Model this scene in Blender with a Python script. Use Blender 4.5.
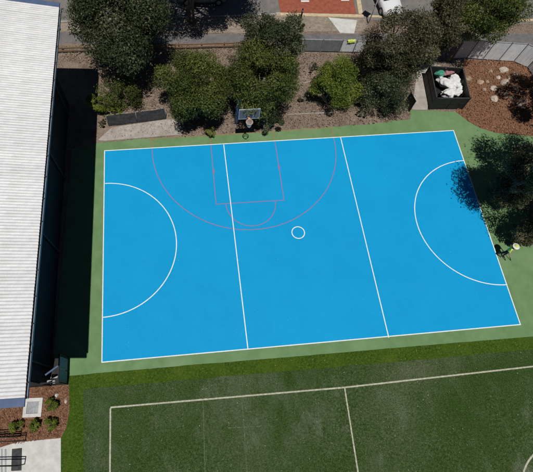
import bpy, bmesh, math, random
import numpy as np
from mathutils import Vector, Matrix, noise

for o in list(bpy.data.objects):
    bpy.data.objects.remove(o)
S = bpy.context.scene
COL = S.collection

# ------------------------------------------------------------------ camera
FPX = 420.0
CX, CY = 222.083, 255.393
CAM = np.array([6.10525, -3.73781, 26.34099])
ROT = np.array([[0.995279392, 0.074404292, -0.062313182],
                [-0.091841401, 0.929607855, -0.356923512],
                [0.031370182, 0.360961546, 0.932052935]])
cd = bpy.data.cameras.new('camera')
cam = bpy.data.objects.new('camera', cd)
COL.objects.link(cam)
cam.matrix_world = Matrix([list(ROT[i]) + [CAM[i]] for i in range(3)] + [[0, 0, 0, 1]])
cd.sensor_width = 36.0
cd.lens = FPX / 533 * 36.0
cd.shift_x = (266.5 - CX) / 533
cd.shift_y = (CY - 236.0) / 533
cd.clip_start = 0.1
cd.clip_end = 2000
S.camera = cam
S.render.resolution_x, S.render.resolution_y = 1024, 907

# ------------------------------------------------------------------ sky, sun, exposure
SUNV = Vector((-0.035, -0.3725, 1.0)).normalized()      # towards the sun
SUN_EL = math.asin(SUNV.z)
w = bpy.data.worlds.new('World'); S.world = w; w.use_nodes = True
nt = w.node_tree
bg = nt.nodes['Background']
sky = nt.nodes.new('ShaderNodeTexSky')
sky.sky_type = 'NISHITA'
sky.sun_disc = False
sky.sun_elevation = SUN_EL
sky.sun_rotation = math.atan2(SUNV.x, SUNV.y)
sky.air_density = 0.6
sky.dust_density = 0.2
sky.altitude = 2000
nt.links.new(sky.outputs[0], bg.inputs[0])
bg.inputs[1].default_value = 0.05
ld = bpy.data.lights.new('sun', 'SUN')
ld.energy = 5.0
ld.angle = math.radians(0.5)
ld.color = (1.0, 0.965, 0.91)
sun = bpy.data.objects.new('sun', ld); COL.objects.link(sun)
sun.rotation_euler = (-SUNV).to_track_quat('-Z', 'Y').to_euler()
sun.location = (0, 0, 60)
S.view_settings.view_transform = 'Standard'
S.view_settings.look = 'None'
S.view_settings.exposure = -0.55
S.view_settings.gamma = 1.0
S.view_settings.use_curve_mapping = False

# ------------------------------------------------------------------ helpers
def U(u, v, z=0.0):
    d = ROT @ np.array([(u - CX) / FPX, -(v - CY) / FPX, -1.0])
    p = CAM + d * (z - CAM[2]) / d[2]
    return Vector((float(p[0]), float(p[1]), float(p[2])))

def ppm(p):                                   # photo pixels per metre at a point
    d = -(ROT.T @ (np.array(p) - CAM))[2]
    return FPX / d

def tag(o, label=None, cat=None, group=None, kind=None):
    if label: o['label'] = label
    if cat: o['category'] = cat
    if group: o['group'] = group
    if kind: o['kind'] = kind
    return o

def empty(name, loc, label=None, cat=None, group=None, rz=0.0):
    o = bpy.data.objects.new(name, None)
    COL.objects.link(o)
    o.location = loc; o.rotation_euler = (0, 0, rz); o.empty_display_size = 0.2
    return tag(o, label, cat, group)

def link(name, me, m=None, parent=None, loc=None, rz=None):
    o = bpy.data.objects.new(name, me)
    COL.objects.link(o)
    if m is not None and not me.materials:
        me.materials.append(m)
    if parent is not None: o.parent = parent
    if loc is not None: o.location = loc
    if rz is not None: o.rotation_euler = (0, 0, rz)
    return o

class MB:
    def __init__(s): s.v = []; s.f = []; s.mi = []; s.cur = 0
    def add(s, vs, fs):
        n = len(s.v)
        s.v += [tuple(v) for v in vs]
        for f in fs: s.f.append([i + n for i in f]); s.mi.append(s.cur)
        return s
    def box(s, c, d, rz=0.0, mat=None):
        hx, hy, hz = d[0] / 2, d[1] / 2, d[2] / 2
        M = mat if mat is not None else Matrix.Rotation(rz, 4, 'Z')
        vs = []
        for z in (-hz, hz):
            for x, y in ((-hx, -hy), (hx, -hy), (hx, hy), (-hx, hy)):
                vs.append(Vector(c) + (M @ Vector((x, y, z))))
        return s.add(vs, [(3, 2, 1, 0), (4, 5, 6, 7), (0, 1, 5, 4), (1, 2, 6, 5), (2, 3, 7, 6), (3, 0, 4, 7)])
    def bar(s, a, b, w, h):
        a = Vector(a); b = Vector(b); d = b - a
        q = d.to_track_quat('X', 'Z').to_matrix().to_4x4()
        return s.box((a + b) / 2, (d.length, w, h), mat=q)
    def tube(s, pts, rad, n=8, cap=True):
        pts = [Vector(p) for p in pts]
        if not isinstance(rad, (list, tuple)): rad = [rad] * len(pts)
        vs = []; fs = []
        prev = None
        for i, p in enumerate(pts):
            t = (pts[min(i + 1, len(pts) - 1)] - pts[max(i - 1, 0)]).normalized()
            if prev is None:
                x = t.cross(Vector((0.31, 0.87, 0.39)))
                if x.length < 0.1: x = t.cross(Vector((1, 0, 0)))
            else:
                x = prev - t * prev.dot(t)
            x.normalize(); prev = x; y = t.cross(x)
            for k in range(n):
                a = 2 * math.pi * k / n
                vs.append(p + (x * math.cos(a) + y * math.sin(a)) * rad[i])
        for i in range(len(pts) - 1):
            for k in range(n):
                fs.append((i * n + k, i * n + (k + 1) % n, (i + 1) * n + (k + 1) % n, (i + 1) * n + k))
        if cap:
            fs.append(tuple(range(n - 1, -1, -1)))
            m = (len(pts) - 1) * n
            fs.append(tuple(range(m, m + n)))
        return s.add(vs, fs)
    def torus(s, c, R, r, n=28, k=8):
        pts = [Vector(c) + Vector((R * math.cos(2 * math.pi * i / n), R * math.sin(2 * math.pi * i / n), 0)) for i in range(n + 1)]
        return s.tube(pts, r, k, cap=False)
    def mesh(s, name, smooth=False):
        me = bpy.data.meshes.new(name)
        me.from_pydata(s.v, [], s.f)
        if any(s.mi): me.polygons.foreach_set('material_index', s.mi)
        if smooth: me.polygons.foreach_set('use_smooth', [True] * len(me.polygons))
        me.update()
        return me
    def build(s, name, m, parent=None, smooth=False, bevel=0.0, loc=None, rz=None):
        me = s.mesh(name, smooth)
        if bevel:
            bm = bmesh.new(); bm.from_mesh(me)
            bmesh.ops.bevel(bm, geom=list(bm.edges), offset=bevel, segments=2, affect='EDGES', clamp_overlap=True)
            bm.to_mesh(me); bm.free()
        return link(name, me, m, parent, loc, rz)

def poly(name, pts, z, m, kind='structure', parent=None):
    """flat sheet from world xy points"""
    me = bpy.data.meshes.new(name)
    bm = bmesh.new()
    vs = [bm.verts.new((p[0], p[1], z)) for p in pts]
    f = bm.faces.new(vs)
    f.normal_update()
    if f.normal.z < 0: f.normal_flip()
    bmesh.ops.triangulate(bm, faces=bm.faces[:])
    bm.to_mesh(me); bm.free()
    o = link(name, me, m, parent)
    if kind: o['kind'] = kind
    return o

def slab(name, pts, z0, z1, m, bevel=0.02, parent=None, kind=None):
    me = bpy.data.meshes.new(name)
    bm = bmesh.new()
    vs = [bm.verts.new((p[0], p[1], z0)) for p in pts]
    f = bm.faces.new(vs); f.normal_update()
    if f.normal.z < 0: f.normal_flip()
    r = bmesh.ops.extrude_face_region(bm, geom=[f])
    bmesh.ops.translate(bm, verts=[g for g in r['geom'] if isinstance(g, bmesh.types.BMVert)], vec=(0, 0, z1 - z0))
    bmesh.ops.recalc_face_normals(bm, faces=bm.faces[:])
    if bevel:
        es = [e for e in bm.edges if all(v.co.z > z1 - 1e-5 for v in e.verts)]
        bmesh.ops.bevel(bm, geom=es, offset=bevel, segments=2, affect='EDGES', clamp_overlap=True)
    bm.to_mesh(me); bm.free()
    o = link(name, me, m, parent)
    if kind: o['kind'] = kind
    return o

def strip(name, pts, width, z, m, parent=None, closed=False, kind='structure'):
    """painted line following world xy points"""
    pts = [Vector((p[0], p[1], 0)) for p in pts]
    n = len(pts); vs = []; fs = []
    for i, p in enumerate(pts):
        if closed: a, b = pts[i - 1], pts[(i + 1) % n]
        else: a, b = pts[max(i - 1, 0)], pts[min(i + 1, n - 1)]
        t = (b - a).normalized(); q = Vector((-t.y, t.x, 0)) * width / 2
        vs += [(p.x + q.x, p.y + q.y, z), (p.x - q.x, p.y - q.y, z)]
    for i in range(n if closed else n - 1):
        j = (i + 1) % n
        fs.append((2 * i, 2 * i + 1, 2 * j + 1, 2 * j))
    me = bpy.data.meshes.new(name); me.from_pydata(vs, [], fs); me.update()
    o = link(name, me, m, parent)
    if kind and parent is None: o['kind'] = kind
    return o

def rough_edge(pts, amp, step=0.22, seed=3):
    """walk a polyline in short steps with small uneven offsets"""
    out = []
    for a, b in zip(pts[:-1], pts[1:]):
        a = Vector((a[0], a[1], 0)); b = Vector((b[0], b[1], 0)); d = b - a; n = max(1, int(d.length / step))
        q = Vector((-d.y, d.x, 0)).normalized()
        for k in range(n):
            p = a + d * k / n
            out.append(p + q * amp * (noise.noise(p * 1.1 + Vector((seed, 0, 0))) + 0.7 * noise.noise(p * 4.3 + Vector((0, seed, 0)))))
    out.append(Vector((pts[-1][0], pts[-1][1], 0)))
    return out

def lerp2(a, b, t): return a + (b - a) * t

# ------------------------------------------------------------------ materials
def material(name, stops, scale=2.0, detail=6.0, rough=0.85, bump=0.0, bscale=None, bdist=0.02,
             fine=None, big=None, metal=0.0, spec=0.3, per_object=0.0, stretch=None, coord='Object'):
    """noise ramp base colour; 'fine' = (scale, amount) grain; 'big' = (scale, colour, lo, hi) patches with their own colour"""
    m = bpy.data.materials.new(name); m.use_nodes = True
    t = m.node_tree; N = t.nodes; L = t.links
    b = N['Principled BSDF']
    b.inputs['Roughness'].default_value = rough
    b.inputs['Metallic'].default_value = metal
    b.inputs['Specular IOR Level'].default_value = spec
    tc = N.new('ShaderNodeTexCoord'); vec = tc.outputs[coord]
    if stretch:
        mp = N.new('ShaderNodeMapping'); mp.inputs['Scale'].default_value = stretch
        L.new(vec, mp.inputs[0]); vec = mp.outputs[0]
    no = N.new('ShaderNodeTexNoise'); no.inputs['Scale'].default_value = scale; no.inputs['Detail'].default_value = detail
    no.inputs['Roughness'].default_value = 0.62
    L.new(vec, no.inputs['Vector'])
    cr = N.new('ShaderNodeValToRGB')
    L.new(no.outputs[0], cr.inputs[0])
    el = cr.color_ramp.elements
    while len(el) < len(stops): el.new(0.5)
    for e, (p, c) in zip(el, stops):
        e.position = p; e.color = (*c, 1)
    out = cr.outputs[0]
    if big:
        for (bs, bc, lo, hi) in big:
            n2 = N.new('ShaderNodeTexNoise'); n2.inputs['Scale'].default_value = bs; n2.inputs['Detail'].default_value = 5
            n2.inputs['Roughness'].default_value = 0.6
            L.new(vec, n2.inputs['Vector'])
            mr = N.new('ShaderNodeMapRange'); mr.inputs[1].default_value = lo; mr.inputs[2].default_value = hi
            L.new(n2.outputs[0], mr.inputs[0])
            mx = N.new('ShaderNodeMix'); mx.data_type = 'RGBA'
            L.new(mr.outputs[0], mx.inputs[0]); L.new(out, mx.inputs[6]); mx.inputs[7].default_value = (*bc, 1)
            out = mx.outputs[2]
    if fine:
        n3 = N.new('ShaderNodeTexNoise'); n3.inputs['Scale'].default_value = fine[0]; n3.inputs['Detail'].default_value = 3
        L.new(vec, n3.inputs['Vector'])
        mr = N.new('ShaderNodeMapRange'); mr.inputs[1].default_value = 0.3; mr.inputs[2].default_value = 0.7
        mr.inputs[3].default_value = 1 - fine[1]; mr.inputs[4].default_value = 1 + fine[1]
        L.new(n3.outputs[0], mr.inputs[0])
        vm = N.new('ShaderNodeVectorMath'); vm.operation = 'SCALE'
        L.new(out, vm.inputs[0]); L.new(mr.outputs[0], vm.inputs['Scale'])
        out = vm.outputs[0]
    if per_object:
        oi = N.new('ShaderNodeObjectInfo')
        mr = N.new('ShaderNodeMapRange'); mr.inputs[3].default_value = 1 - per_object; mr.inputs[4].default_value = 1 + per_object
        L.new(oi.outputs['Random'], mr.inputs[0])
        vm = N.new('ShaderNodeVectorMath'); vm.operation = 'SCALE'
        L.new(out, vm.inputs[0]); L.new(mr.outputs[0], vm.inputs['Scale'])
        out = vm.outputs[0]
    L.new(out, b.inputs['Base Color'])
    if bump:
        nb = N.new('ShaderNodeTexNoise'); nb.inputs['Scale'].default_value = bscale or scale * 4; nb.inputs['Detail'].default_value = 4
        L.new(vec, nb.inputs['Vector'])
        bp = N.new('ShaderNodeBump'); bp.inputs['Strength'].default_value = bump; bp.inputs['Distance'].default_value = bdist
        L.new(nb.outputs[0], bp.inputs['Height']); L.new(bp.outputs[0], b.inputs['Normal'])
    return m

def two(a, b, lo=0.35, hi=0.65): return [(lo, a), (hi, b)]

M = {}
M['dirt'] = material('dirt_mulch', [(0.3, (0.10, 0.073, 0.052)), (0.5, (0.215, 0.160, 0.120)), (0.72, (0.36, 0.285, 0.225))], 9, 8,
                     rough=0.95, bump=0.9, bscale=28, bdist=0.04, fine=(45, 0.45), big=[(0.45, (0.34, 0.27, 0.215), 0.48, 0.78), (0.8, (0.115, 0.085, 0.060), 0.52, 0.74)])
M['red_mulch'] = material('red_mulch', [(0.3, (0.10, 0.045, 0.024)), (0.5, (0.22, 0.105, 0.060)), (0.72, (0.34, 0.19, 0.12))], 11, 8,
                          rough=0.95, bump=0.9, bscale=30, bdist=0.04, fine=(50, 0.45))
M['surround'] = material('green_acrylic', two((0.118, 0.222, 0.092), (0.155, 0.268, 0.118)), 1.3, 8, rough=0.75, bump=0.15, bscale=120,
                         bdist=0.004, fine=(60, 0.10), big=[(0.35, (0.19, 0.29, 0.15), 0.52, 0.75)])
M['court'] = material('blue_acrylic', two((0.004, 0.315, 0.64), (0.006, 0.335, 0.675)), 0.6, 8, rough=0.7, bump=0.15, bscale=120, bdist=0.004,
                      spec=0.12, fine=(22, 0.09), big=[(0.12, (0.006, 0.36, 0.70), 0.45, 0.85), (0.5, (0.008, 0.295, 0.60), 0.58, 0.9), (4.0, (0.025, 0.37, 0.68), 0.68, 0.80)])
M['white_line'] = material('white_line_paint', two((0.70, 0.75, 0.75), (0.86, 0.88, 0.86)), 6, 6, rough=0.7, fine=(40, 0.06), big=[(2.2, (0.46, 0.62, 0.68), 0.60, 0.82)])
M['red_line'] = material('red_line_paint', two((0.24, 0.18, 0.38), (0.36, 0.16, 0.28)), 5, 6, rough=0.7, fine=(40, 0.12))
M['red_line_g'] = material('red_line_paint_worn', two((0.28, 0.16, 0.09), (0.38, 0.17, 0.10)), 5, 6, rough=0.7, fine=(40, 0.12))
M['field_line'] = material('field_line_yarn', two((0.30, 0.31, 0.23), (0.56, 0.56, 0.46)), 7, 8, rough=0.95, fine=(60, 0.15), bump=0.4, bscale=80)
M['lawn'] = material('bright_turf', [(0.32, (0.020, 0.046, 0.004)), (0.52, (0.052, 0.100, 0.010)), (0.70, (0.098, 0.155, 0.022))], 8, 8, rough=0.95,
                     bump=0.9, bscale=60, bdist=0.03, fine=(28, 0.45), spec=0.1, big=[(0.6, (0.082, 0.125, 0.014), 0.46, 0.75), (1.7, (0.040, 0.082, 0.008), 0.52, 0.75)])
M['turf'] = material('worn_turf', [(0.30, (0.016, 0.036, 0.008)), (0.5, (0.044, 0.076, 0.022)), (0.70, (0.090, 0.125, 0.050))], 7.0, 10, rough=0.95,
                     bump=0.9, bscale=40, bdist=0.03, fine=(17, 0.55), spec=0.1,
                     big=[(0.16, (0.110, 0.132, 0.072), 0.49, 0.85), (0.75, (0.185, 0.200, 0.150), 0.55, 0.95), (0.13, (0.032, 0.066, 0.012), 0.46, 0.72)])
def worn_zone(m, centre, rad, col, scale, lo, hi, stretch=(1, 1, 1)):
    # a trampled part of the field: noise patches of paler, flattened pile that thin out away from its middle
    t = m.node_tree; N = t.nodes; L = t.links
    b = N['Principled BSDF']; old = b.inputs['Base Color'].links[0].from_socket
    tc = N.new('ShaderNodeTexCoord')
    mp = N.new('ShaderNodeMapping'); mp.inputs['Scale'].default_value = stretch; L.new(tc.outputs['Object'], mp.inputs[0])
    no = N.new('ShaderNodeTexNoise'); no.inputs['Scale'].default_value = scale; no.inputs['Detail'].default_value = 6; no.inputs['Roughness'].default_value = 0.65
    L.new(mp.outputs[0], no.inputs['Vector'])
    sb = N.new('ShaderNodeVectorMath'); sb.operation = 'SUBTRACT'; sb.inputs[1].default_value = centre; L.new(tc.outputs['Object'], sb.inputs[0])
    dv = N.new('ShaderNodeVectorMath'); dv.operation = 'DIVIDE'; dv.inputs[1].default_value = rad; L.new(sb.outputs[0], dv.inputs[0])
    ln = N.new('ShaderNodeVectorMath'); ln.operation = 'LENGTH'; L.new(dv.outputs[0], ln.inputs[0])
    f1 = N.new('ShaderNodeMapRange'); f1.interpolation_type = 'SMOOTHSTEP'; f1.inputs[1].default_value = 1.0; f1.inputs[2].default_value = 0.1; L.new(ln.outputs['Value'], f1.inputs[0])
    f2 = N.new('ShaderNodeMapRange'); f2.inputs[1].default_value = lo; f2.inputs[2].default_value = hi; L.new(no.outputs[0], f2.inputs[0])
    mu = N.new('ShaderNodeMath'); mu.operation = 'MULTIPLY'; L.new(f1.outputs[0], mu.inputs[0]); L.new(f2.outputs[0], mu.inputs[1])
    ng = N.new('ShaderNodeTexNoise'); ng.inputs['Scale'].default_value = 9; ng.inputs['Detail'].default_value = 8; ng.inputs['Roughness'].default_value = 0.75
    L.new(tc.outputs['Object'], ng.inputs['Vector'])
    f3 = N.new('ShaderNodeMapRange'); f3.inputs[1].default_value = 0.40; f3.inputs[2].default_value = 0.66; f3.inputs[3].default_value = 0.06; f3.inputs[4].default_value = 0.85; L.new(ng.outputs[0], f3.inputs[0])
    m2 = N.new('ShaderNodeMath'); m2.operation = 'MULTIPLY'; L.new(mu.outputs[0], m2.inputs[0]); L.new(f3.outputs[0], m2.inputs[1])
    mx = N.new('ShaderNodeMix'); mx.data_type = 'RGBA'; L.new(m2.outputs[0], mx.inputs[0]); L.new(old, mx.inputs[6]); mx.inputs[7].default_value = (*col, 1)
    L.new(mx.outputs[2], b.inputs['Base Color'])
worn_zone(M['turf'], (9.5, -3.4, 0), (7.0, 4.2, 1), (0.20, 0.215, 0.165), 0.7, 0.40, 0.75, (1.2, 0.8, 1))
worn_zone(M['turf'], (-0.2, -4.5, 0), (1.6, 7.0, 1), (0.155, 0.18, 0.135), 1.2, 0.36, 0.80)
worn_zone(M['turf'], (19.5, -1.9, 0), (6.0, 1.3, 1), (0.17, 0.165, 0.115), 0.9, 0.40, 0.85)
# pale worn patches are drawn out along the pile, towards and away from the court
for nd in M['turf'].node_tree.nodes:
    if nd.type == 'TEX_NOISE' and abs(nd.inputs['Scale'].default_value - 0.75) < 1e-4:
        mp_ = M['turf'].node_tree.nodes.new('ShaderNodeMapping'); mp_.inputs['Scale'].default_value = (1.2, 0.7, 1)
        src = nd.inputs['Vector'].links[0].from_socket
        M['turf'].node_tree.links.new(src, mp_.inputs[0]); M['turf'].node_tree.links.new(mp_.outputs[0], nd.inputs['Vector'])
M['seam'] = material('turf_seam', two((0.05, 0.085, 0.03), (0.15, 0.17, 0.11)), 5, 9, rough=0.95, fine=(20, 0.4))
M['concrete'] = material('concrete', two((0.52, 0.51, 0.49), (0.66, 0.65, 0.63)), 2.2, 8, rough=0.9, fine=(45, 0.07), bump=0.25, bscale=60, bdist=0.006,
                         big=[(1.2, (0.44, 0.42, 0.39), 0.6, 0.85)])
M['old_concrete'] = material('old_concrete', two((0.33, 0.30, 0.27), (0.45, 0.42, 0.38)), 2.5, 8, rough=0.92, fine=(40, 0.12), bump=0.3, bscale=50, bdist=0.008,
                             big=[(0.8, (0.27, 0.22, 0.17), 0.5, 0.8)])
M['asphalt'] = material('asphalt', two((0.12, 0.115, 0.118), (0.18, 0.17, 0.17)), 2, 8, rough=0.92, fine=(60, 0.22), bump=0.4, bscale=90, bdist=0.008,
                        big=[(0.4, (0.22, 0.20, 0.18), 0.5, 0.75)])
M['road'] = material('road_asphalt', two((0.15, 0.14, 0.135), (0.22, 0.205, 0.19)), 1.5, 8, rough=0.92, fine=(55, 0.2), bump=0.35, bscale=90, bdist=0.008)
M['verge'] = material('dry_verge', two((0.22, 0.18, 0.14), (0.36, 0.30, 0.24)), 4, 8, rough=0.95, fine=(40, 0.25), bump=0.5, bscale=40, bdist=0.02,
                      big=[(0.6, (0.16, 0.145, 0.10), 0.52, 0.75)])
M['red_paving'] = material('red_paving', two((0.25, 0.070, 0.042), (0.36, 0.115, 0.070)), 3, 8, rough=0.9, fine=(35, 0.25), bump=0.3, bscale=40, bdist=0.01)
M['cream_kerb'] = material('cream_kerb', two((0.48, 0.38, 0.24), (0.62, 0.51, 0.34)), 4, 7, rough=0.9, fine=(40, 0.12))
M['roof'] = material('white_roof_steel', two((0.63, 0.635, 0.64), (0.76, 0.765, 0.77)), 2.0, 9, rough=0.55, fine=(24, 0.09), per_object=0.05,
                     stretch=(0.8, 1.6, 1), big=[(0.8, (0.50, 0.50, 0.49), 0.52, 0.95), (6.0, (0.16, 0.15, 0.13), 0.70, 0.76)])
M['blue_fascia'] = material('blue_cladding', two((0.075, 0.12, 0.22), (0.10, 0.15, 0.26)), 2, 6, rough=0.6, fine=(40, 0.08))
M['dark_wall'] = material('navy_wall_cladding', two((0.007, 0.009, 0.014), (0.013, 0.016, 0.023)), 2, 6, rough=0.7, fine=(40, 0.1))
M['gutter'] = material('grey_gutter', two((0.26, 0.28, 0.31), (0.36, 0.38, 0.41)), 5, 6, rough=0.55, fine=(30, 0.1))
M['black_steel'] = material('black_steel', two((0.012, 0.012, 0.013), (0.025, 0.025, 0.026)), 5, 6, rough=0.55, fine=(30, 0.2))
M['dark_mesh'] = material('dark_shadecloth', two((0.035, 0.036, 0.038), (0.075, 0.076, 0.080)), 6, 8, rough=0.9, fine=(30, 0.3), bump=0.4, bscale=25, bdist=0.02)
M['steel'] = material('galvanised_steel', two((0.36, 0.37, 0.39), (0.52, 0.53, 0.55)), 6, 6, rough=0.5, metal=0.3, fine=(40, 0.1))
M['pale_panel'] = material('pale_grey_panel', two((0.62, 0.64, 0.66), (0.76, 0.78, 0.80)), 3, 7, rough=0.75, fine=(40, 0.1), per_object=0.12)
M['grey_panel'] = material('mid_grey_panel', two((0.15, 0.16, 0.17), (0.21, 0.22, 0.23)), 3, 7, rough=0.8, fine=(40, 0.15), per_object=0.1)
M['teal'] = material('teal_panel', two((0.09, 0.21, 0.25), (0.15, 0.29, 0.33)), 6, 7, rough=0.7, fine=(30, 0.15))
M['timber'] = material('weathered_timber', two((0.16, 0.095, 0.06), (0.27, 0.18, 0.12)), 4, 8, rough=0.9, fine=(35, 0.2), stretch=(0.4, 3, 3))
M['bark'] = material('bark', two((0.09, 0.07, 0.055), (0.19, 0.155, 0.125)), 5, 8, rough=0.95, fine=(30, 0.25), bump=0.7, bscale=20, bdist=0.02, stretch=(2, 2, 0.5))
M['pale_bark'] = material('pale_bark', two((0.20, 0.18, 0.155), (0.36, 0.33, 0.29)), 5, 8, rough=0.95, fine=(30, 0.2), bump=0.6, bscale=20, bdist=0.02, stretch=(2, 2, 0.5))
M['rock'] = material('sandstone_rock', two((0.27, 0.19, 0.13), (0.46, 0.35, 0.26)), 3.5, 8, rough=0.95, fine=(22, 0.18), bump=0.6, bscale=14, bdist=0.04, per_object=0.16)
M['pale_rock'] = material('pale_rock', two((0.42, 0.34, 0.27), (0.60, 0.52, 0.44)), 3.5, 8, rough=0.95, fine=(22, 0.15), bump=0.6, bscale=14, bdist=0.04, per_object=0.1)
M['sack'] = material('white_woven_sack', two((0.62, 0.63, 0.63), (0.80, 0.80, 0.79)), 4, 7, rough=0.85, fine=(35, 0.06), bump=0.4, bscale=12, bdist=0.03)
M['teal_bag'] = material('green_plastic_bag', two((0.05, 0.25, 0.17), (0.10, 0.36, 0.26)), 5, 6, rough=0.5)
M['pink_bag'] = material('dusky_pink_cloth', two((0.30, 0.14, 0.15), (0.45, 0.25, 0.25)), 5, 6, rough=0.85)
M['hivis'] = material('hivis_yellow', two((0.55, 0.66, 0.10), (0.70, 0.78, 0.20)), 8, 5, rough=0.8)
M['trousers'] = material('black_cloth', two((0.010, 0.010, 0.012), (0.020, 0.020, 0.023)), 8, 5, rough=0.9)
M['skin'] = material('skin', two((0.40, 0.22, 0.15), (0.48, 0.28, 0.19)), 8, 4, rough=0.6)
M['white_cloth'] = material('white_cloth', two((0.68, 0.68, 0.64), (0.80, 0.80, 0.76)), 8, 4, rough=0.85)
M['car_white'] = material('white_car_paint', two((0.70, 0.71, 0.73), (0.76, 0.77, 0.79)), 2, 3, rough=0.25, spec=0.5)
M['car_grey'] = material('grey_car_paint', two((0.22, 0.23, 0.25), (0.26, 0.27, 0.29)), 2, 3, rough=0.25, spec=0.5)
M['car_glass'] = material('dark_car_glass', two((0.010, 0.012, 0.014), (0.016, 0.018, 0.02)), 2, 3, rough=0.08, spec=0.5)
M['rubber'] = material('black_rubber', two((0.012, 0.012, 0.012), (0.022, 0.022, 0.022)), 6, 4, rough=0.85)
M['lamp_lens'] = material('clear_lamp_lens', two((0.6, 0.62, 0.64), (0.7, 0.72, 0.74)), 6, 3, rough=0.15, spec=0.6)
M['orange_paint'] = material('orange_rim_paint', two((0.62, 0.30, 0.14), (0.70, 0.38, 0.19)), 8, 4, rough=0.5)
M['board'] = material('grey_backboard', two((0.09, 0.092, 0.096), (0.15, 0.152, 0.156)), 3, 6, rough=0.5, fine=(30, 0.08))
M['blue_pad'] = material('blue_post_padding', two((0.06, 0.09, 0.15), (0.10, 0.14, 0.21)), 4, 6, rough=0.7)
M['litter'] = material('pale_leaf_litter', two((0.26, 0.26, 0.18), (0.46, 0.45, 0.36)), 1.5, 3, rough=0.9)
M['chip_brown'] = material('bark_chips', [(0.25, (0.07, 0.048, 0.034)), (0.5, (0.21, 0.155, 0.115)), (0.75, (0.44, 0.36, 0.29))], 7, 6, rough=0.95)
M['chip_red'] = material('red_bark_chips', [(0.25, (0.09, 0.038, 0.020)), (0.5, (0.23, 0.115, 0.066)), (0.75, (0.40, 0.25, 0.17))], 7, 6, rough=0.95)

def leaf_material(name, c0, c1, c2, trans=0.30):
    m = bpy.data.materials.new(name); m.use_nodes = True
    t = m.node_tree; N = t.nodes; L = t.links
    b = N['Principled BSDF']; b.inputs['Roughness'].default_value = 0.55; b.inputs['Specular IOR Level'].default_value = 0.28
    at = N.new('ShaderNodeAttribute'); at.attribute_name = 'tint'
    cr = N.new('ShaderNodeValToRGB'); L.new(at.outputs['Fac'], cr.inputs[0])
    el = cr.color_ramp.elements; el.new(0.5)
    for e, (p, c) in zip(el, ((0.0, c0), (0.55, c1), (1.0, c2))): e.position = p; e.color = (*c, 1)
    L.new(cr.outputs[0], b.inputs['Base Color'])
    tr = N.new('ShaderNodeBsdfTranslucent'); L.new(cr.outputs[0], tr.inputs[0])
    mx = N.new('ShaderNodeMixShader'); mx.inputs[0].default_value = trans
    L.new(b.outputs[0], mx.inputs[1]); L.new(tr.outputs[0], mx.inputs[2])
    L.new(mx.outputs[0], N['Material Output'].inputs[0])
    return m
LEAF = {
    'dark': leaf_material('dark_grey_green_leaves', (0.020, 0.032, 0.011), (0.064, 0.084, 0.034), (0.19, 0.205, 0.11)),
    'mid': leaf_material('mid_green_leaves', (0.030, 0.046, 0.009), (0.092, 0.122, 0.024), (0.21, 0.23, 0.055)),
    'bright': leaf_material('bright_green_leaves', (0.070, 0.105, 0.012), (0.165, 0.215, 0.026), (0.28, 0.32, 0.055)),
    'olive': leaf_material('olive_leaves', (0.036, 0.038, 0.015), (0.110, 0.104, 0.050), (0.27, 0.24, 0.14)),
    'yellow': leaf_material('yellow_green_leaves', (0.12, 0.14, 0.03), (0.24, 0.26, 0.06), (0.36, 0.36, 0.11)),
}

# ------------------------------------------------------------------ ground and surfaces
def P(*uv): return [U(u, v) for u, v in uv]

poly('ground', [(-90, -90), (120, -90), (120, 140), (-90, 140)], -0.020, M['dirt'])

# green acrylic surround of the court
gtop = P((98, 143), (140, 139), (180, 136.5), (240, 133), (300, 129), (350, 125.5), (372, 124), (395, 121), (410, 119))
gright = P((411, 110), (428, 110.5), (456, 112), (468, 121), (480, 128), (497, 133)) + [Vector((33.5, 14.2, 0)), Vector((36, 13.6, 0))]
gbot = [Vector((36, -0.75, 0))] + P((533, 336.5), (400, 347.5), (300, 356.2), (200, 364.3), (120, 371.3), (68, 376))
poly('court_surround', rough_edge(gtop + gright[:6], 0.07) + gright[6:] + gbot + [Vector((-3.0, -0.6, 0)), Vector((-2.4, 15.6, 0))], 0.004, M['surround'])

cTL, cTR, cBR, cBL = U(104.6, 150.8), U(453.5, 130.5), U(520.3, 324.6), U(101.9, 362.3)
court = poly('blue_court', [cTL, cTR, cBR, cBL], 0.008, M['court'])

lawn = rough_edge(P((68, 376), (120, 371.3), (200, 364.3), (300, 356.2), (400, 347.5), (533, 336.5)), 0.035) + [Vector((40, -0.75, 0)), Vector((40, -14, 0)), Vector((-1.5, -14, 0))] + \
    P((61, 472)) + rough_edge(P((61, 438), (66, 428), (69.5, 410), (69, 388)), 0.05)
poly('bright_grass_strip', lawn, 0.006, M['lawn'])
tf = rough_edge([Vector((-0.85, -13.5, 0))] + P((84, 389), (150, 383), (260, 373.5), (400, 361.5), (533, 349.5)), 0.045) + [Vector((39, -1.6, 0)), Vector((39, -13.5, 0))]
poly('turf_field', tf, 0.012, M['turf'])

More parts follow.
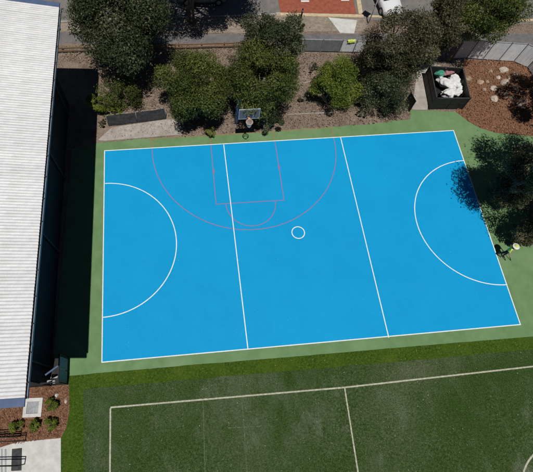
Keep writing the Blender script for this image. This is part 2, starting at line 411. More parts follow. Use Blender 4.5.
# white netball lines
wl = 0.064
strip('sideline', [cTL, cTR], wl, 0.0120, M['white_line'], court)
strip('sideline', [cBL, cBR], wl, 0.0120, M['white_line'], court)
strip('goal_line', [cBL - Vector((0, wl / 2, 0)), cTL + Vector((0, wl / 2, 0))], wl, 0.0130, M['white_line'], court)
strip('goal_line', [cBR - Vector((0, wl / 2, 0)), cTR + Vector((0, wl / 2, 0))], wl, 0.0130, M['white_line'], court)
strip('third_line', [U(247.9, 349.0), U(223.7, 144.6)], wl, 0.0140, M['white_line'], court)
strip('third_line', [U(388.7, 337.7), U(340.4, 136.95)], wl, 0.0140, M['white_line'], court)
c = U(298.2, 232.6)
strip('centre_circle', [(c.x + 0.44 * math.cos(a), c.y + 0.44 * math.sin(a)) for a in np.linspace(0, 2 * math.pi, 48, endpoint=False)], wl, 0.0120, M['white_line'], court, closed=True)
def goal_circle(top, bot, apex, sgn):
    mid = (top + bot) / 2; ry = (top - bot) / 2; ax = apex - mid
    pts = [mid + ry * math.cos(t) + ax * math.sin(t) for t in np.linspace(0, math.pi, 60)]
    strip('goal_circle', pts, wl, 0.0120, M['white_line'], court)
gl_ = (cTL + cBL) / 2
goal_circle(U(104.9, 183.5), U(102.7, 317.4), gl_ + Vector((4.9, 0, 0)), 1)
gr_ = (cTR + cBR) / 2
goal_circle(U(463.6, 160.6), U(507.2, 284.7), gr_ + Vector((-4.93, 0, 0)), -1)

# faint red basketball markings
rl = 0.055
BX = 10.26
yb = 16.15                                   # basketball end line, outside the blue
yside = lambda x: lerp2(cTL.y, cTR.y, (x - cTL.x) / (cTR.x - cTL.x)) - 0.04
for nm, x0, x1 in (('key_line', U(211, 146).x, U(216, 204).x), ('key_line', U(275, 142).x, U(284, 200).x)):
    strip(nm, [(x0, yside(x0)), (x1, 10.24)], rl, 0.0105, M['red_line'], court)
strip('free_throw_line', [(U(216, 204).x - rl / 2, 10.24), (U(284, 200).x + rl / 2, 10.20)], rl, 0.0100, M['red_line'], court)
strip('free_throw_circle', [(BX + 1.76 * math.cos(a), 10.16 - 1.80 * math.sin(a)) for a in np.linspace(0, math.pi, 40)], rl, 0.0110, M['red_line'], court)
ra = 6.88
arc = [(BX + 0.09 + ra * math.cos(a), 14.95 - ra * math.sin(a)) for a in np.linspace(0, math.pi, 80)]
strip('three_point_line', [(arc[0][0], yside(arc[0][0]))] + arc + [(arc[-1][0], yside(arc[-1][0]))], rl, 0.0115, M['red_line'], court)
for x in (7.85, 12.69):                      # lane marks on the key
    strip('lane_mark', [(x, 12.75), (x, 13.1)], 0.14, 0.0118, M['red_line'], court)
tw = yside(0)
for x in (arc[0][0], arc[-1][0], 7.85, 12.69):
    strip('red_line_run', [(x, yside(x) + 0.1), (x, yb)], rl, 0.0085, M['red_line_g'])
strip('red_end_line', [(3.35, yb - 0.08), (17.3, yb + 0.02)], rl, 0.0095, M['red_line_g'])

# turf field lines
fw = 0.092
fc, fm, fr = U(110.5, 407.5), U(344.5, 387.5), U(533, 366.5)
strip('field_touchline', [fc, fm, fr, fr + (fr - fm) * 0.8], fw, 0.0165, M['field_line'])
strip('field_end_line', [fc + Vector((0, -fw / 2, 0)), Vector((0.42, -13, 0))], fw, 0.0175, M['field_line'])
strip('field_halfway_line', [fm, Vector((14.15, -13, 0))], fw * 0.9, 0.0185, M['field_line'])
for (u0, v0, u1, v1) in ((203, 400, 205, 472), (242, 397, 247, 472), (228, 428, 262, 426)):
    strip('turf_seam', [U(u0, v0), U(u1, v1)], 0.035, 0.0150 if u0 < 230 and u0 > 220 else 0.0145, M['seam'])
a0, a1 = U(523.5, 472), U(533, 459)
strip('field_arc', [(a0.x + 2.4 - 2.97 * math.cos(t), a0.y - 1.75 + 2.97 * math.sin(t)) for t in np.linspace(-0.9, 2.2, 40)], 0.10, 0.0165, M['field_line'])

# entry bed, pale slab
poly('mulch_bed', [Vector((-14, -1.4, 0)), Vector((-3.0, -1.0, 0))] + P((69, 386), (69.5, 410), (66, 428), (61, 438), (0, 447)) + [Vector((-14, -3.8, 0))], 0.010, M['red_mulch'])
slab('concrete_path', P((0, 447.5), (18, 442), (61, 438), (61, 472)) + [Vector((-1.55, -14, 0)), Vector((-14, -14, 0)), Vector((-14, -4.2, 0))], -0.015, 0.035, M['concrete'], 0.01, kind='structure')

# rock garden mulch
poly('rock_garden_mulch', P((456, 112), (468, 121), (480, 128), (497, 133)) + [Vector((33.5, 14.2, 0)), Vector((42, 13.2, 0)), Vector((42, 21.6, 0))] + P((528, 62), (463, 60), (466, 80)), 0.008, M['red_mulch'])
# concrete beside the fence and by the enclosure
slab('concrete_pad', P((104, 141), (98, 140), (112, 127.5), (166, 119.5), (180, 120), (182, 134.5)), -0.02, 0.03, M['old_concrete'], 0.01, kind='structure')
slab('side_path', P((412, 109.5), (427, 110), (437, 62), (418, 62)), -0.02, 0.028, M['old_concrete'], 0.01, kind='structure')

# street side
poly('footpath', [(-40, 26.2), (-40, 24.9)] + [tuple(U(60, 43)[:2]), tuple(U(245, 43)[:2]), (16, 24.9), (60, 22.2), (60, 23.6), (16, 26.0)] + [tuple(U(245, 34)[:2]), tuple(U(60, 32)[:2])], -0.012, M['asphalt'])
poly('verge', [(-40, 28.6), (-40, 26.3)] + [tuple(U(60, 31)[:2]), tuple(U(245, 33)[:2]), (15.2, 26.3), (22.4, 26.0), (22.4, 27.4), (15.2, 28.2)], -0.008, M['verge'])
poly('road', [(-40, 28.75), (15.2, 28.45), (22.0, 27.4), (28, 26.6), (60, 24.6), (60, 60), (-40, 60)], -0.015, M['road'])
kb = MB(); kb.bar((-40, 28.68, 0), (15.0, 28.36, 0), 0.16, 0.13); tag(kb.build('street_kerb', M['old_concrete'], bevel=0.015), kind='structure')
rp = P((284, 12.5), (357, 14.5))
pv = [Vector((rp[0].x - 0.3, rp[0].y, 0)), rp[1], rp[1] + Vector((0.1, 9, 0)), Vector((rp[0].x - 0.3, rp[0].y + 9, 0))]
poly('red_paving', pv, 0.02, M['red_paving'])
kd = (rp[1] - pv[0]).normalized(); kn = Vector((-kd.y, kd.x, 0))
kb = MB(); kb.bar(pv[0] - kn * 0.20 - kd * 0.4, rp[1] - kn * 0.20 + kd * 0.55, 0.36, 0.10)
tag(kb.build('paving_kerb', M['cream_kerb'], bevel=0.02), kind='structure')
kb = MB(); kb.bar(rp[1] + kd * 0.33 + kn * 0.02, rp[1] + kd * 0.40 + kn * 8.6, 0.40, 0.098)
tag(kb.build('paving_kerb', M['cream_kerb'], bevel=0.02), kind='structure')
kb = MB(); kb.bar(rp[1] + kd * 0.95 - kn * 0.2, Vector((60, 24.5, 0)), 0.22, 0.11)
tag(kb.build('street_kerb', M['cream_kerb'], bevel=0.02), kind='structure')
for k, (u0, u1, v) in enumerate(((301, 309, 1.3), (341, 349, 0.2))):
    a, b = U(u0, v), U(u1, v)
    strip('painted_mark', [a, b], 0.18, 0.026, M['white_line'])
slab('kerb_ramp', P((328, 17.5), (357, 20.5), (354, 33.5), (340, 33)), -0.02, 0.04, M['concrete'], 0.01, kind='structure')

# ------------------------------------------------------------------ hall with white steel roof
BO = U(25.5, 398.0, 8.0); BO.z = 0; BE = Vector((-0.89, 19.83, 0))
bd = BE - BO; BL = bd.length; brz = math.atan2(bd.y, bd.x) - math.pi / 2
hall = empty('hall', BO, 'long white corrugated steel roofed hall with navy walls beside the blue court', 'building', rz=brz)
HZ = 8.0; PITCH = math.radians(10.5); RUN = 7.6
# walls: east wall at local x=-1.85
wx = -1.85
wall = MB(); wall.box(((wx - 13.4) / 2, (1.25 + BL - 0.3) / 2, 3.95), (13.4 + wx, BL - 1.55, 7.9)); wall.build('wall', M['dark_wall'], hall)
ridge_z = HZ + math.tan(PITCH) * RUN - 0.06
for y0, y1 in ((1.15, 1.22), (BL - 0.25, BL - 0.18)):
    x0, x1 = -0.15, -2 * RUN + 0.15
    vs = []
    for y in (y0, y1):
        vs += [(wx + 0.003, y, 0.0), (wx + 0.003, y, HZ - 0.15 + math.tan(PITCH) * 1.8), (-RUN, y, ridge_z), (x1, y, HZ - 0.12), (x1, y, 0.0)]
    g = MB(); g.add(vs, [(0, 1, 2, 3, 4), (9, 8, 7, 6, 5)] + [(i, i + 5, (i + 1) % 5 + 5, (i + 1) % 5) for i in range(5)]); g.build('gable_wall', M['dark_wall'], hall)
# roof sheets: trapezoid ribs running from eave to ridge
NS = 28; SW = BL / NS
def sheet_mesh(sgn):
    prof = []
    nr = 5; rp_ = SW / nr
    for k in range(nr):
        for q in range(8):
            y = (k + q / 8) * rp_
            prof.append((y, 0.0145 * (1 - math.cos(2 * math.pi * q / 8))))
    prof += [(SW, 0.0), (SW + 0.035, 0.012)]
    vs = []; fs = []
    L_ = RUN / math.cos(PITCH)
    for s in (0.0, L_):
        for y, h in prof:
            x = -s * math.cos(PITCH) - h * math.sin(PITCH) * 0
            vs.append((sgn * x, y, s * math.sin(PITCH) + h))
    n = len(prof)
    for i in range(n - 1):
        fs.append((i, i + 1, n + i + 1, n + i) if sgn > 0 else (n + i, n + i + 1, i + 1, i))
    me = bpy.data.meshes.new('roof_sheet'); me.from_pydata(vs, [], fs); me.update(); me.materials.append(M['roof'])
    return me
me_e, me_w = sheet_mesh(1), sheet_mesh(-1)
rng = random.Random(5)
for k in range(NS):
    z = HZ + 0.06 + (k % 2) * 0.010
    link('roof_sheet', me_e, None, hall, (0.0, k * SW, z + rng.uniform(-0.003, 0.003)))
    link('roof_sheet', me_w, None, hall, (-2 * RUN, k * SW, z))
rc = MB(); rc.tube([(-RUN, -0.05, HZ + 0.08 + math.tan(PITCH) * RUN), (-RUN, BL + 0.05, HZ + 0.08 + math.tan(PITCH) * RUN)], 0.16, 8); rc.build('ridge_cap', M['roof'], hall)
# deck under the sheets keeps the roof opaque and solid
dk = MB()
for sgn, ox in ((1, 0), (-1, -2 * RUN)):
    x0, x1 = ox - sgn * 0.12, -RUN
    zr = HZ + math.tan(PITCH) * (RUN)
    dk.add([(x0, 0.04, HZ), (x1, 0.04, zr), (x1, BL - 0.04, zr), (x0, BL - 0.04, HZ),
            (x0, 0.04, HZ - 0.1), (x1, 0.04, zr - 0.1), (x1, BL - 0.04, zr - 0.1), (x0, BL - 0.04, HZ - 0.1)],
           [(0, 3, 2, 1), (4, 5, 6, 7), (0, 4, 7, 3), (0, 1, 5, 4), (3, 7, 6, 2)])
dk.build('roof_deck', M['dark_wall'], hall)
gt = MB()
gt.bar((0.085, -0.02, HZ - 0.04), (0.085, BL + 0.02, HZ - 0.04), 0.012, 0.15)
gt.bar((-0.05, -0.02, HZ - 0.10), (0.08, -0.02, HZ - 0.10), BL * 0 + 0.02, 0.012)
gt.add([(-0.06, -0.02, HZ - 0.11), (0.09, -0.02, HZ - 0.11), (0.09, BL + 0.02, HZ - 0.11), (-0.06, BL + 0.02, HZ - 0.11)], [(0, 1, 2, 3)])
gt.build('gutter', M['gutter'], hall)
for k in range(18):
    bk = MB(); y = 0.6 + k * (BL - 1.2) / 17
    bk.bar((-0.02, y, HZ + 0.028), (0.10, y, HZ + 0.028), 0.05, 0.014); bk.build('gutter_strap', M['black_steel'], hall)
for y0 in (0.0, BL - 0.02):
    for sgn in (0, 1):
        fb = MB()
        a = Vector((0.0 if sgn == 0 else -2 * RUN, y0, HZ + 0.0)); b = Vector((-RUN, y0, HZ + math.tan(PITCH) * RUN))
        off = Vector((0, -0.17 if y0 == 0 else 0.17, 0.02)); fb.bar(a + off, b + off, 0.34, 0.16); fb.build('barge_board', M['blue_fascia'], hall)
# downpipes raking back from the gutter to the wall, then down
for y in (2.2, 9.6, 15.3, 20.8):
    dp = MB()
    dp.tube([(0.02, y, HZ - 0.1), (0.0, y, HZ - 0.35), (wx + 0.16, y, HZ - 1.3), (wx + 0.10, y, HZ - 1.7), (wx + 0.10, y, 0.05)], 0.055, 8)
    dp.build('downpipe', M['dark_mesh'], hall, smooth=True)
for k in range(5):                                # high strip windows on the court side
    y = 2.6 + k * 4.1
    wf = MB(); wf.box((wx + 0.03, y + 0.9, 5.4), (0.08, 2.4, 1.1)); wo = wf.build('window', M['dark_mesh'], hall)
    for j in range(3):
        pn = MB(); pn.box((wx + 0.075, y + 0.12 + j * 0.78, 5.4), (0.02, 0.70, 0.95)); pn.build('pane', M['car_glass'], wo)
# eave brackets
for k in range(6):
    y = 1.0 + k * 4.05
    eb = MB(); eb.bar((wx, y, HZ - 1.0), (-0.2, y, HZ - 0.14), 0.07, 0.09); eb.build('eave_bracket', M['black_steel'], hall)

# screened corner under the eave at the hall's near end
sc = empty('corner_screen', (-2.05, -1.1, 0), 'teal panelled black frame screen under the hall eave near the mulch bed', 'screen')
fr_ = MB()
for p in ((0, 0), (0, 1.5), (-0.95, 0)):
    fr_.box((p[0], p[1], 0.85), (0.08, 0.08, 1.7))
fr_.bar((0, 0, 1.7), (0, 1.5, 1.7), 0.06, 0.06); fr_.bar((0, 0, 1.66), (-0.95, 0, 1.66), 0.06, 0.06)
fr_.bar((0, 0.04, 0.12), (0, 1.46, 0.12), 0.06, 0.06); fr_.bar((-0.04, 0, 0.13), (-0.9, 0, 0.13), 0.06, 0.06)
fr_.build('frame', M['black_steel'], sc)
for k in range(2):
    pb = MB(); pb.box((0.0, 0.40 + k * 0.70, 0.9), (0.03, 0.64, 1.4)); pb.build('panel', M['teal'], sc)
shade_floor = MB(); shade_floor.box((-0.53, 0.80, 0.02), (0.98, 1.62, 0.05)); shade_floor.build('floor', M['black_steel'], sc)  # black slab added here, its colour stands in for the shade of this corner
lg = MB()
lg.bar((-0.9, 0.5, 1.2), (-0.05, 0.9, 1.62), 0.09, 0.05); lg.build('brace', M['blue_fascia'], sc)
lg = MB(); lg.bar((-0.9, 0.15, 0.9), (-0.05, 0.45, 1.0), 0.09, 0.05); lg.build('brace', M['gutter'], sc)

# ------------------------------------------------------------------ foliage generator
def leaves_mesh(name, centers, crad, n, size, seed, mat, up=0.35, squash=0.8, tint_of=None):
    r = np.random.default_rng(seed)
    k = len(centers)
    centers = np.asarray(centers, float); crad = np.asarray(crad, float)
    pr = crad ** 2 / (crad ** 2).sum()
    idx = r.choice(k, n, p=pr)
    d = r.normal(size=(n, 3)); d /= np.linalg.norm(d, axis=1)[:, None]
    rad = r.uniform(0.25, 1.0, n) ** 0.55
    rad = np.where(r.uniform(size=n) < 0.16, rad * r.uniform(1.0, 1.65, n), rad)
    off = d * (rad * crad[idx])[:, None]; off[:, 2] *= squash
    p = centers[idx] + off
    nrm = d * 0.6 + r.normal(size=(n, 3)) * 0.55; nrm[:, 2] += up
    nrm /= np.linalg.norm(nrm, axis=1)[:, None]
    t = np.cross(nrm, r.normal(size=(n, 3))); t /= np.linalg.norm(t, axis=1)[:, None]
    b = np.cross(nrm, t)
    sz = size * r.uniform(0.6, 1.35, n)
    L_ = (sz)[:, None]; W_ = (sz * r.uniform(0.36, 0.6, n))[:, None]
    v = np.stack([p - t * L_ * 0.5, p + b * W_ * 0.5 + nrm * W_ * 0.14, p + t * L_ * 0.5, p - b * W_ * 0.5 + nrm * W_ * 0.14], 1).reshape(-1, 3)
    me = bpy.data.meshes.new(name)
    me.vertices.add(4 * n); me.vertices.foreach_set('co', v.astype(np.float32).ravel())
    me.loops.add(4 * n); me.loops.foreach_set('vertex_index', np.arange(4 * n, dtype=np.int32))
    me.polygons.add(n)
    me.polygons.foreach_set('loop_start', np.arange(0, 4 * n, 4, dtype=np.int32))
    me.polygons.foreach_set('loop_total', np.full(n, 4, dtype=np.int32))
    me.update(calc_edges=True)
    ct = r.uniform(0.15, 0.75, k)
    tint = np.clip(ct[idx] + r.normal(0, 0.22, n), 0, 1)
    a = me.attributes.new('tint', 'FLOAT', 'FACE'); a.data.foreach_set('value', tint.astype(np.float32))
    me.materials.append(mat)
    return me

def tree(name, u, v, zc, rpx, rpy, leaf, label, seed, group=None, n=9000, size=0.17, clumps=46, gap=0.0, cat='tree', bark='bark', zs=None, base=None,
         stems=1, lean=(0, 0), rz_m=None):
    """crown seen at photo pixel (u, v), centre zc metres up; trunk straight below on the ground"""
    r = random.Random(seed)
    if base is None:
        c = U(u, v, zc)
    else:
        c = Vector((base[0], base[1], zc))
    s = ppm(c)
    rx = rpx / s; ry = rx * 0.95
    # vertical half height chosen so that the seen height is right for this viewing angle
    d = (c - Vector(CAM)); el = math.atan2(-d.z, math.hypot(d.x, d.y))
    want = rpy / s
    if rz_m: hz = rz_m
    else:
        t = want ** 2 - (ry * math.sin(el)) ** 2
        hz = math.sqrt(max(t, (0.45 * want) ** 2)) / math.cos(el)
    hz = min(hz, zc * 0.92)
    o = empty(name, (c.x + lean[0], c.y + lean[1], 0), label, cat, group)
    bx, by = c.x + lean[0], c.y + lean[1]
    cen = []; rad = []
    for k in range(clumps):
        for _ in range(60):
            q = Vector((r.uniform(-1, 1), r.uniform(-1, 1), r.uniform(-1, 1)))
            if 0.30 < q.length < 1: break
        q = q.normalized() * (q.length ** 0.45) * 0.80
        w_ = r.uniform(0.16, 0.30) if k % 3 else r.uniform(0.32, 0.46)
        wob = 1 + (0.0 if k % 5 else 0.15) + 0.34 * noise.noise(Vector((q.x * 2 + seed, q.y * 2, q.z * 2)))
        cen.append((q.x * rx * wob - lean[0], q.y * ry * wob - lean[1], zc + q.z * hz))
        if cat == 'shrub': w_ *= 1.25
        rad.append(w_ * min(rx, max(hz, rx * 0.6)) * (1 - gap * 0.35))
    me = leaves_mesh('crown', cen, rad, int(n * 1.75), size * 0.82, seed, LEAF[leaf])
    link('crown', me, None, o)
    # trunk and limbs
    tb = MB()
    tr = max(0.014, 0.045 * rx + 0.02) if rx > 0.9 else 0.014
    for st in range(stems):
        a = r.uniform(0, 6.28); sp = 0.0 if stems == 1 else min(0.22, rx * 0.10)
        b0 = Vector((math.cos(a) * sp, math.sin(a) * sp, -0.05))
        fork = Vector((-lean[0] * 0.6 + math.cos(a) * sp * 3, -lean[1] * 0.6 + math.sin(a) * sp * 3, max(0.35, zc - hz * 0.75)))
        mid = (b0 + fork) / 2 + Vector((r.uniform(-.1, .1), r.uniform(-.1, .1), 0))
        tb.tube([b0, b0 + Vector((0, 0, 0.12)), mid, fork], [tr * 1.5, tr * 1.15, tr, tr * 0.85], 9)
        for k in range(max(3, 8 // stems)):
            e = Vector(cen[r.randrange(len(cen))])
            e2 = fork.lerp(e, 0.92)
            m1 = fork.lerp(e2, 0.45) + Vector((r.uniform(-.18, .18) * rx * 0.4, r.uniform(-.18, .18) * rx * 0.4, 0.12 * hz))
            tb.tube([fork - Vector((0, 0, 0.05)), m1, e2], [tr * 0.62, tr * 0.42, tr * 0.12], 6)
            for j in range(2):
                e3 = m1.lerp(Vector(cen[r.randrange(len(cen))]), 0.55)
                tb.tube([m1, m1.lerp(e3, 0.5) + Vector((0, 0, 0.08 * hz)), e3], [tr * 0.34, tr * 0.22, tr * 0.06], 5)
    tb.build('trunk', M[bark], o, smooth=True)
    return o

tree('tree', 118, 20, 5.2, 48, 47, 'dark', 'large dense grey green tree beyond the hall\'s far corner', 11, n=36000, size=0.18, clumps=96, rz_m=2.8)
tree('tree', 195, 85, 3.5, 42, 38, 'mid', 'rounded green tree overhanging the concrete pad behind the court', 12, n=30000, size=0.15, clumps=84, rz_m=1.8)
tree('tree', 266, 80, 4.0, 38, 44, 'mid', 'tall loose tree with bare grey twigs behind the basketball backboard', 13, n=24000, size=0.15, clumps=72, gap=0.2, bark='pale_bark', stems=2, rz_m=2.4)
tree('tree', 276, 36, 5.0, 31, 30, 'dark', 'sparse upper tree with pale twigs leaning over the footpath behind the backboard', 14, n=11000, size=0.15, clumps=44, gap=0.35, bark='pale_bark', rz_m=1.9)
tree('shrub', 335, 83, 2.0, 26, 30, 'bright', 'bright lime green bushy shrub alone in the brown bed', 15, n=12000, size=0.14, clumps=26, gap=0.45, cat='shrub', stems=3)
tree('tree', 403, 42, 4.2, 37, 37, 'olive', 'olive brown spreading tree between the white car and the enclosure', 16, n=23000, size=0.15, clumps=80, gap=0.25, bark='pale_bark', stems=2, rz_m=2.2)
tree('shrub', 376, 66, 2.2, 19, 26, 'olive', 'pale olive twiggy shrub beside the grey panel fence', 17, n=6000, size=0.13, clumps=26, gap=0.4, cat='shrub', stems=3, bark='pale_bark')
tree('shrub', 391, 91, 1.9, 28, 25, 'dark', 'dark green shrub just left of the concrete side path', 18, n=10000, size=0.14, clumps=36, gap=0.2, cat='shrub', stems=3)
tree('tree', 446, 22, 4.3, 25, 32, 'olive', 'olive tree directly above the black enclosure, beside the side path', 19, n=15000, size=0.15, clumps=52, gap=0.2, rz_m=2.2)
tree('tree', 484, 6, 5.0, 38, 32, 'mid', 'green tree with dark forked trunk behind the rock garden fence', 20, n=21000, size=0.16, clumps=64, gap=0.15, rz_m=2.2)
tree('tree', 0, 0, 6.6, 78, 44, 'dark', 'tall street tree at the kerb, its shade falling across the verge at the top edge', 21, n=26000, size=0.23, clumps=90, base=(7.2, 28.0), rz_m=2.2)
tree('tree', 0, 0, 6.8, 104, 52, 'dark', 'tall tree off the right edge shading the green surround', 22, n=30000, size=0.19, clumps=110, gap=0.55, base=(30.4, 7.5), rz_m=2.6)
tree('tree', 0, 0, 5.2, 50, 40, 'dark', 'tree off the right edge shading the rock garden', 23, n=13000, size=0.19, clumps=44, gap=0.3, base=(34.6, 16.2), rz_m=1.9)
tree('shrub', 268, 117, 1.3, 17, 14, 'dark', 'dark leafy shrub right behind the basketball backboard', 29, n=4500, size=0.13, clumps=26, cat='shrub', stems=3)
tree('shrub', 240, 62, 2.2, 17, 22, 'olive', 'thin brownish twiggy shrub between the two big green trees', 30, n=3600, size=0.13, clumps=24, gap=0.4, cat='shrub', stems=4, bark='pale_bark')
tree('shrub', 366, 92, 1.2, 13, 16, 'dark', 'low dark shrub between the lime green shrub and the olive trees', 31, n=3000, size=0.13, clumps=20, gap=0.3, cat='shrub', stems=3)
tree('tree', 521, 180, 2.7, 28, 44, 'olive', 'low olive tree at the right edge in deep shade beside the court', 32, n=13000, size=0.14, clumps=54, gap=0.3, stems=2, bark='pale_bark')
tree('shrub', 527, 233, 1.5, 14, 20, 'olive', 'olive shrub at the right edge just above the person', 33, n=4200, size=0.13, clumps=26, gap=0.3, cat='shrub', stems=3, bark='pale_bark')
tree('shrub', 119, 92, 1.3, 22, 19, 'mid', 'green shrub between the hall shadow and the dark shadecloth fence', 24, n=6000, size=0.13, clumps=34, gap=0.2, cat='shrub', stems=3)
tree('shrub', 97, 103, 1.1, 8, 16, 'bright', 'narrow bright green shrub at the edge of the hall shadow', 25, n=2600, size=0.11, clumps=18, cat='shrub', stems=2)
tree('shrub', 113, 112, 0.6, 10, 7, 'bright', 'low leafy shrub at the left end of the dark fence', 26, n=1400, size=0.11, clumps=12, cat='shrub', stems=2)
tree('shrub', 210, 131.5, 0.5, 7, 6, 'yellow', 'small yellow green shrub at the court edge beside the rounded tree', 27, n=900, size=0.10, clumps=10, cat='shrub', stems=2)
tree('tree', 299, 28, 2.4, 7, 9, 'mid', 'slender young tree poking up beside the red paving', 28, n=1500, size=0.12, clumps=12, cat='tree')

for k, (u, v, rr_, lb) in enumerate(((150, 84, 7, 'low scrub tuft on the dirt under the large grey green tree'), (236, 100, 7, 'low scrub tuft between the rounded tree and the backboard tree'),
                                 (304, 98, 6, 'low scrub tuft just left of the lime green shrub'), (312, 66, 7, 'low scrub tuft below the grey panel fence'),
                                 (362, 113, 6, 'low scrub tuft in front of the dark shrubs near the court'), (101, 123, 5, 'low scrub tuft at the left end of the shadecloth fence'))):
    tree('scrub_tuft', u, v, 0.35, rr_, rr_ * 0.8, ('olive', 'dark', 'olive')[k % 3], lb, 80 + k, 'dry scrub tufts in the brown bed', n=420, size=0.11, clumps=9, gap=0.3, cat='scrub', stems=3, bark='pale_bark')

# ------------------------------------------------------------------ garden plants by the hall
for k, (u, v, rp_, lb) in enumerate(((16.5, 427, 7, 'leafy green shrub leftmost of the three in a row in the red mulch'),
                                     (34, 426, 6, 'leafy green shrub in the middle of the three in a row in the red mulch'),
                                     (51, 424, 6, 'leafy green shrub rightmost of the three in a row, nearest the lawn'),
                                     (51, 404, 6, 'leafy green shrub beside the concrete drain pit'))):
    tree('shrub', u, v, 0.32, rp_, rp_, 'bright', lb, 40 + k, 'small shrubs in the mulch bed', n=1500, size=0.10, clumps=14, cat='shrub', stems=3)

# ------------------------------------------------------------------ drain pit
pc = U(33.2, 407.5)
pit = empty('drain_pit', (pc.x, pc.y, 0), 'square pale concrete drain pit with grey grate in the mulch bed', 'drain', rz=-0.05)
hw = 0.53
for s_ in (-1, 1):
    b_ = MB(); b_.box((0, s_ * (hw - 0.10), 0.04), (2 * hw, 0.20, 0.12)); b_.build('surround', M['concrete'], pit, bevel=0.012)
    b_ = MB(); b_.box((s_ * (hw - 0.10), 0, 0.0385), (0.20, 2 * hw - 0.403, 0.118)); b_.build('surround', M['concrete'], pit, bevel=0.012)
gr = MB(); gr.box((0, 0, 0.005), (0.66, 0.66, 0.03)); gr.build('pit_floor', M['gutter'], pit)
for k in range(9):
    gb = MB(); gb.box((-0.29 + k * 0.0725, 0, 0.045), (0.035, 0.655, 0.03)); gb.build('grate_bar', M['steel'], pit)

# ------------------------------------------------------------------ stones
def rock_mesh(seed, r, sx, sy, sz, sub=2):
    bm = bmesh.new(); bmesh.ops.create_icosphere(bm, subdivisions=sub, radius=1.0)
    rr = random.Random(seed); off = Vector((rr.uniform(-50, 50), rr.uniform(-50, 50), 0))
    cuts = [Vector((rr.uniform(-1, 1), rr.uniform(-1, 1), rr.uniform(-.2, 1))).normalized() for _ in range(5)]
    for v in bm.verts:
        q = v.co.copy()
        for cdir in cuts:
            e = q.dot(cdir)
            if e > 0.72: q -= cdir * (e - 0.72)
        q *= 1 + 0.22 * noise.noise(q * 1.5 + off) + 0.07 * noise.noise(q * 4 + off)
        v.co = (q.x * sx * r, q.y * sy * r, q.z * sz * r)
    me = bpy.data.meshes.new('rock'); bm.to_mesh(me); bm.free()
    return me
def rock(u, v, rpx, label, seed, mat='rock', group=None, cat='rock', sz=0.65, name='rock'):
    c = U(u, v); r = rpx / ppm(c)
    rr = random.Random(seed)
    me = rock_mesh(seed, r, rr.uniform(0.9, 1.15), rr.uniform(0.8, 1.0), sz)
    o = link(name, me, M[mat], None, (c.x, c.y, r * sz * 0.45), rr.uniform(0, 6.28))
    return tag(o, label, cat, group)
RG = 'rocks in the rock garden'
rock(468, 79, 3.2, 'small sandstone rock right against the enclosure\'s outer side', 1, group=RG)
rock(479.5, 82.5, 3.2, 'rounded sandstone rock second from the enclosure', 2, group=RG)
rock(487, 82, 2.2, 'smallest dark sandstone rock in the middle of the rock garden', 3, group=RG)
rock(492.5, 89, 4.0, 'pale sandstone rock in the middle of the rock garden', 4, 'pale_rock', RG)
rock(493.5, 99.5, 4.2, 'pale sandstone rock nearest the court in the rock garden', 5, 'pale_rock', RG)
rock(503, 71, 4.2, 'pale flat sandstone rock nearest the fence', 6, 'pale_rock', RG)
rock(503.5, 83, 5.0, 'largest pale sandstone rock at the centre of the rock garden', 7, 'pale_rock', RG)
rock(514.5, 90, 3.8, 'rounded sandstone rock right of the largest pale rock', 8, group=RG)
rock(505, 96, 3.4, 'brown sandstone rock just below the largest pale rock', 9, group=RG)
rock(490, 72, 2.6, 'small sandstone rock near the fence, left of the pale flat one', 10, group=RG)
rock(515, 75, 3.0, 'sandstone rock near the fence, right of the pale flat one', 12, group=RG)
rock(484, 90, 2.6, 'small sandstone rock between the enclosure and the pale middle rock', 16, group=RG)
rock(498, 78, 2.4, 'little pale rock just left of the largest pale rock', 17, 'pale_rock', RG)
rock(509, 79, 2.8, 'small sandstone rock touching the largest pale rock', 18, group=RG)
rock(499, 93, 2.2, 'little brown rock between the two pale middle rocks', 19, group=RG)
rock(512, 99, 3.0, 'brown rock beside the big shaded boulder', 20, group=RG)
rock(520, 105, 6.0, 'big brown boulder at the shaded right end of the rock garden', 13, group=RG, sz=0.8)
rock(57, 395.5, 2.3, 'small white stone in the mulch bed near the corner screen', 14, 'concrete', cat='stone', name='stone', sz=0.95)
rock(66.5, 401, 2.6, 'round beige stone on the edge of mulch and lawn', 15, 'pale_rock', cat='stone', name='stone', sz=0.95)
for k, (u, v) in enumerate(((36, 380), (40, 377.5), (45, 380.5), (50, 378), (54, 382), (42, 384))):
    rock(u, v, 1.9, ['leftmost pale stone in the heap under the hall eave', 'second pale stone from the left in the eave heap', 'middle pale stone along the heap under the eave', 'pale stone at the back of the heap towards the teal screen', 'pale stone closest to the teal screen in the eave heap', 'pale stone nearest the mulch in front of the eave heap'][k], 60 + k, 'concrete', 'stones heaped under the eave', 'stone', name='stone')

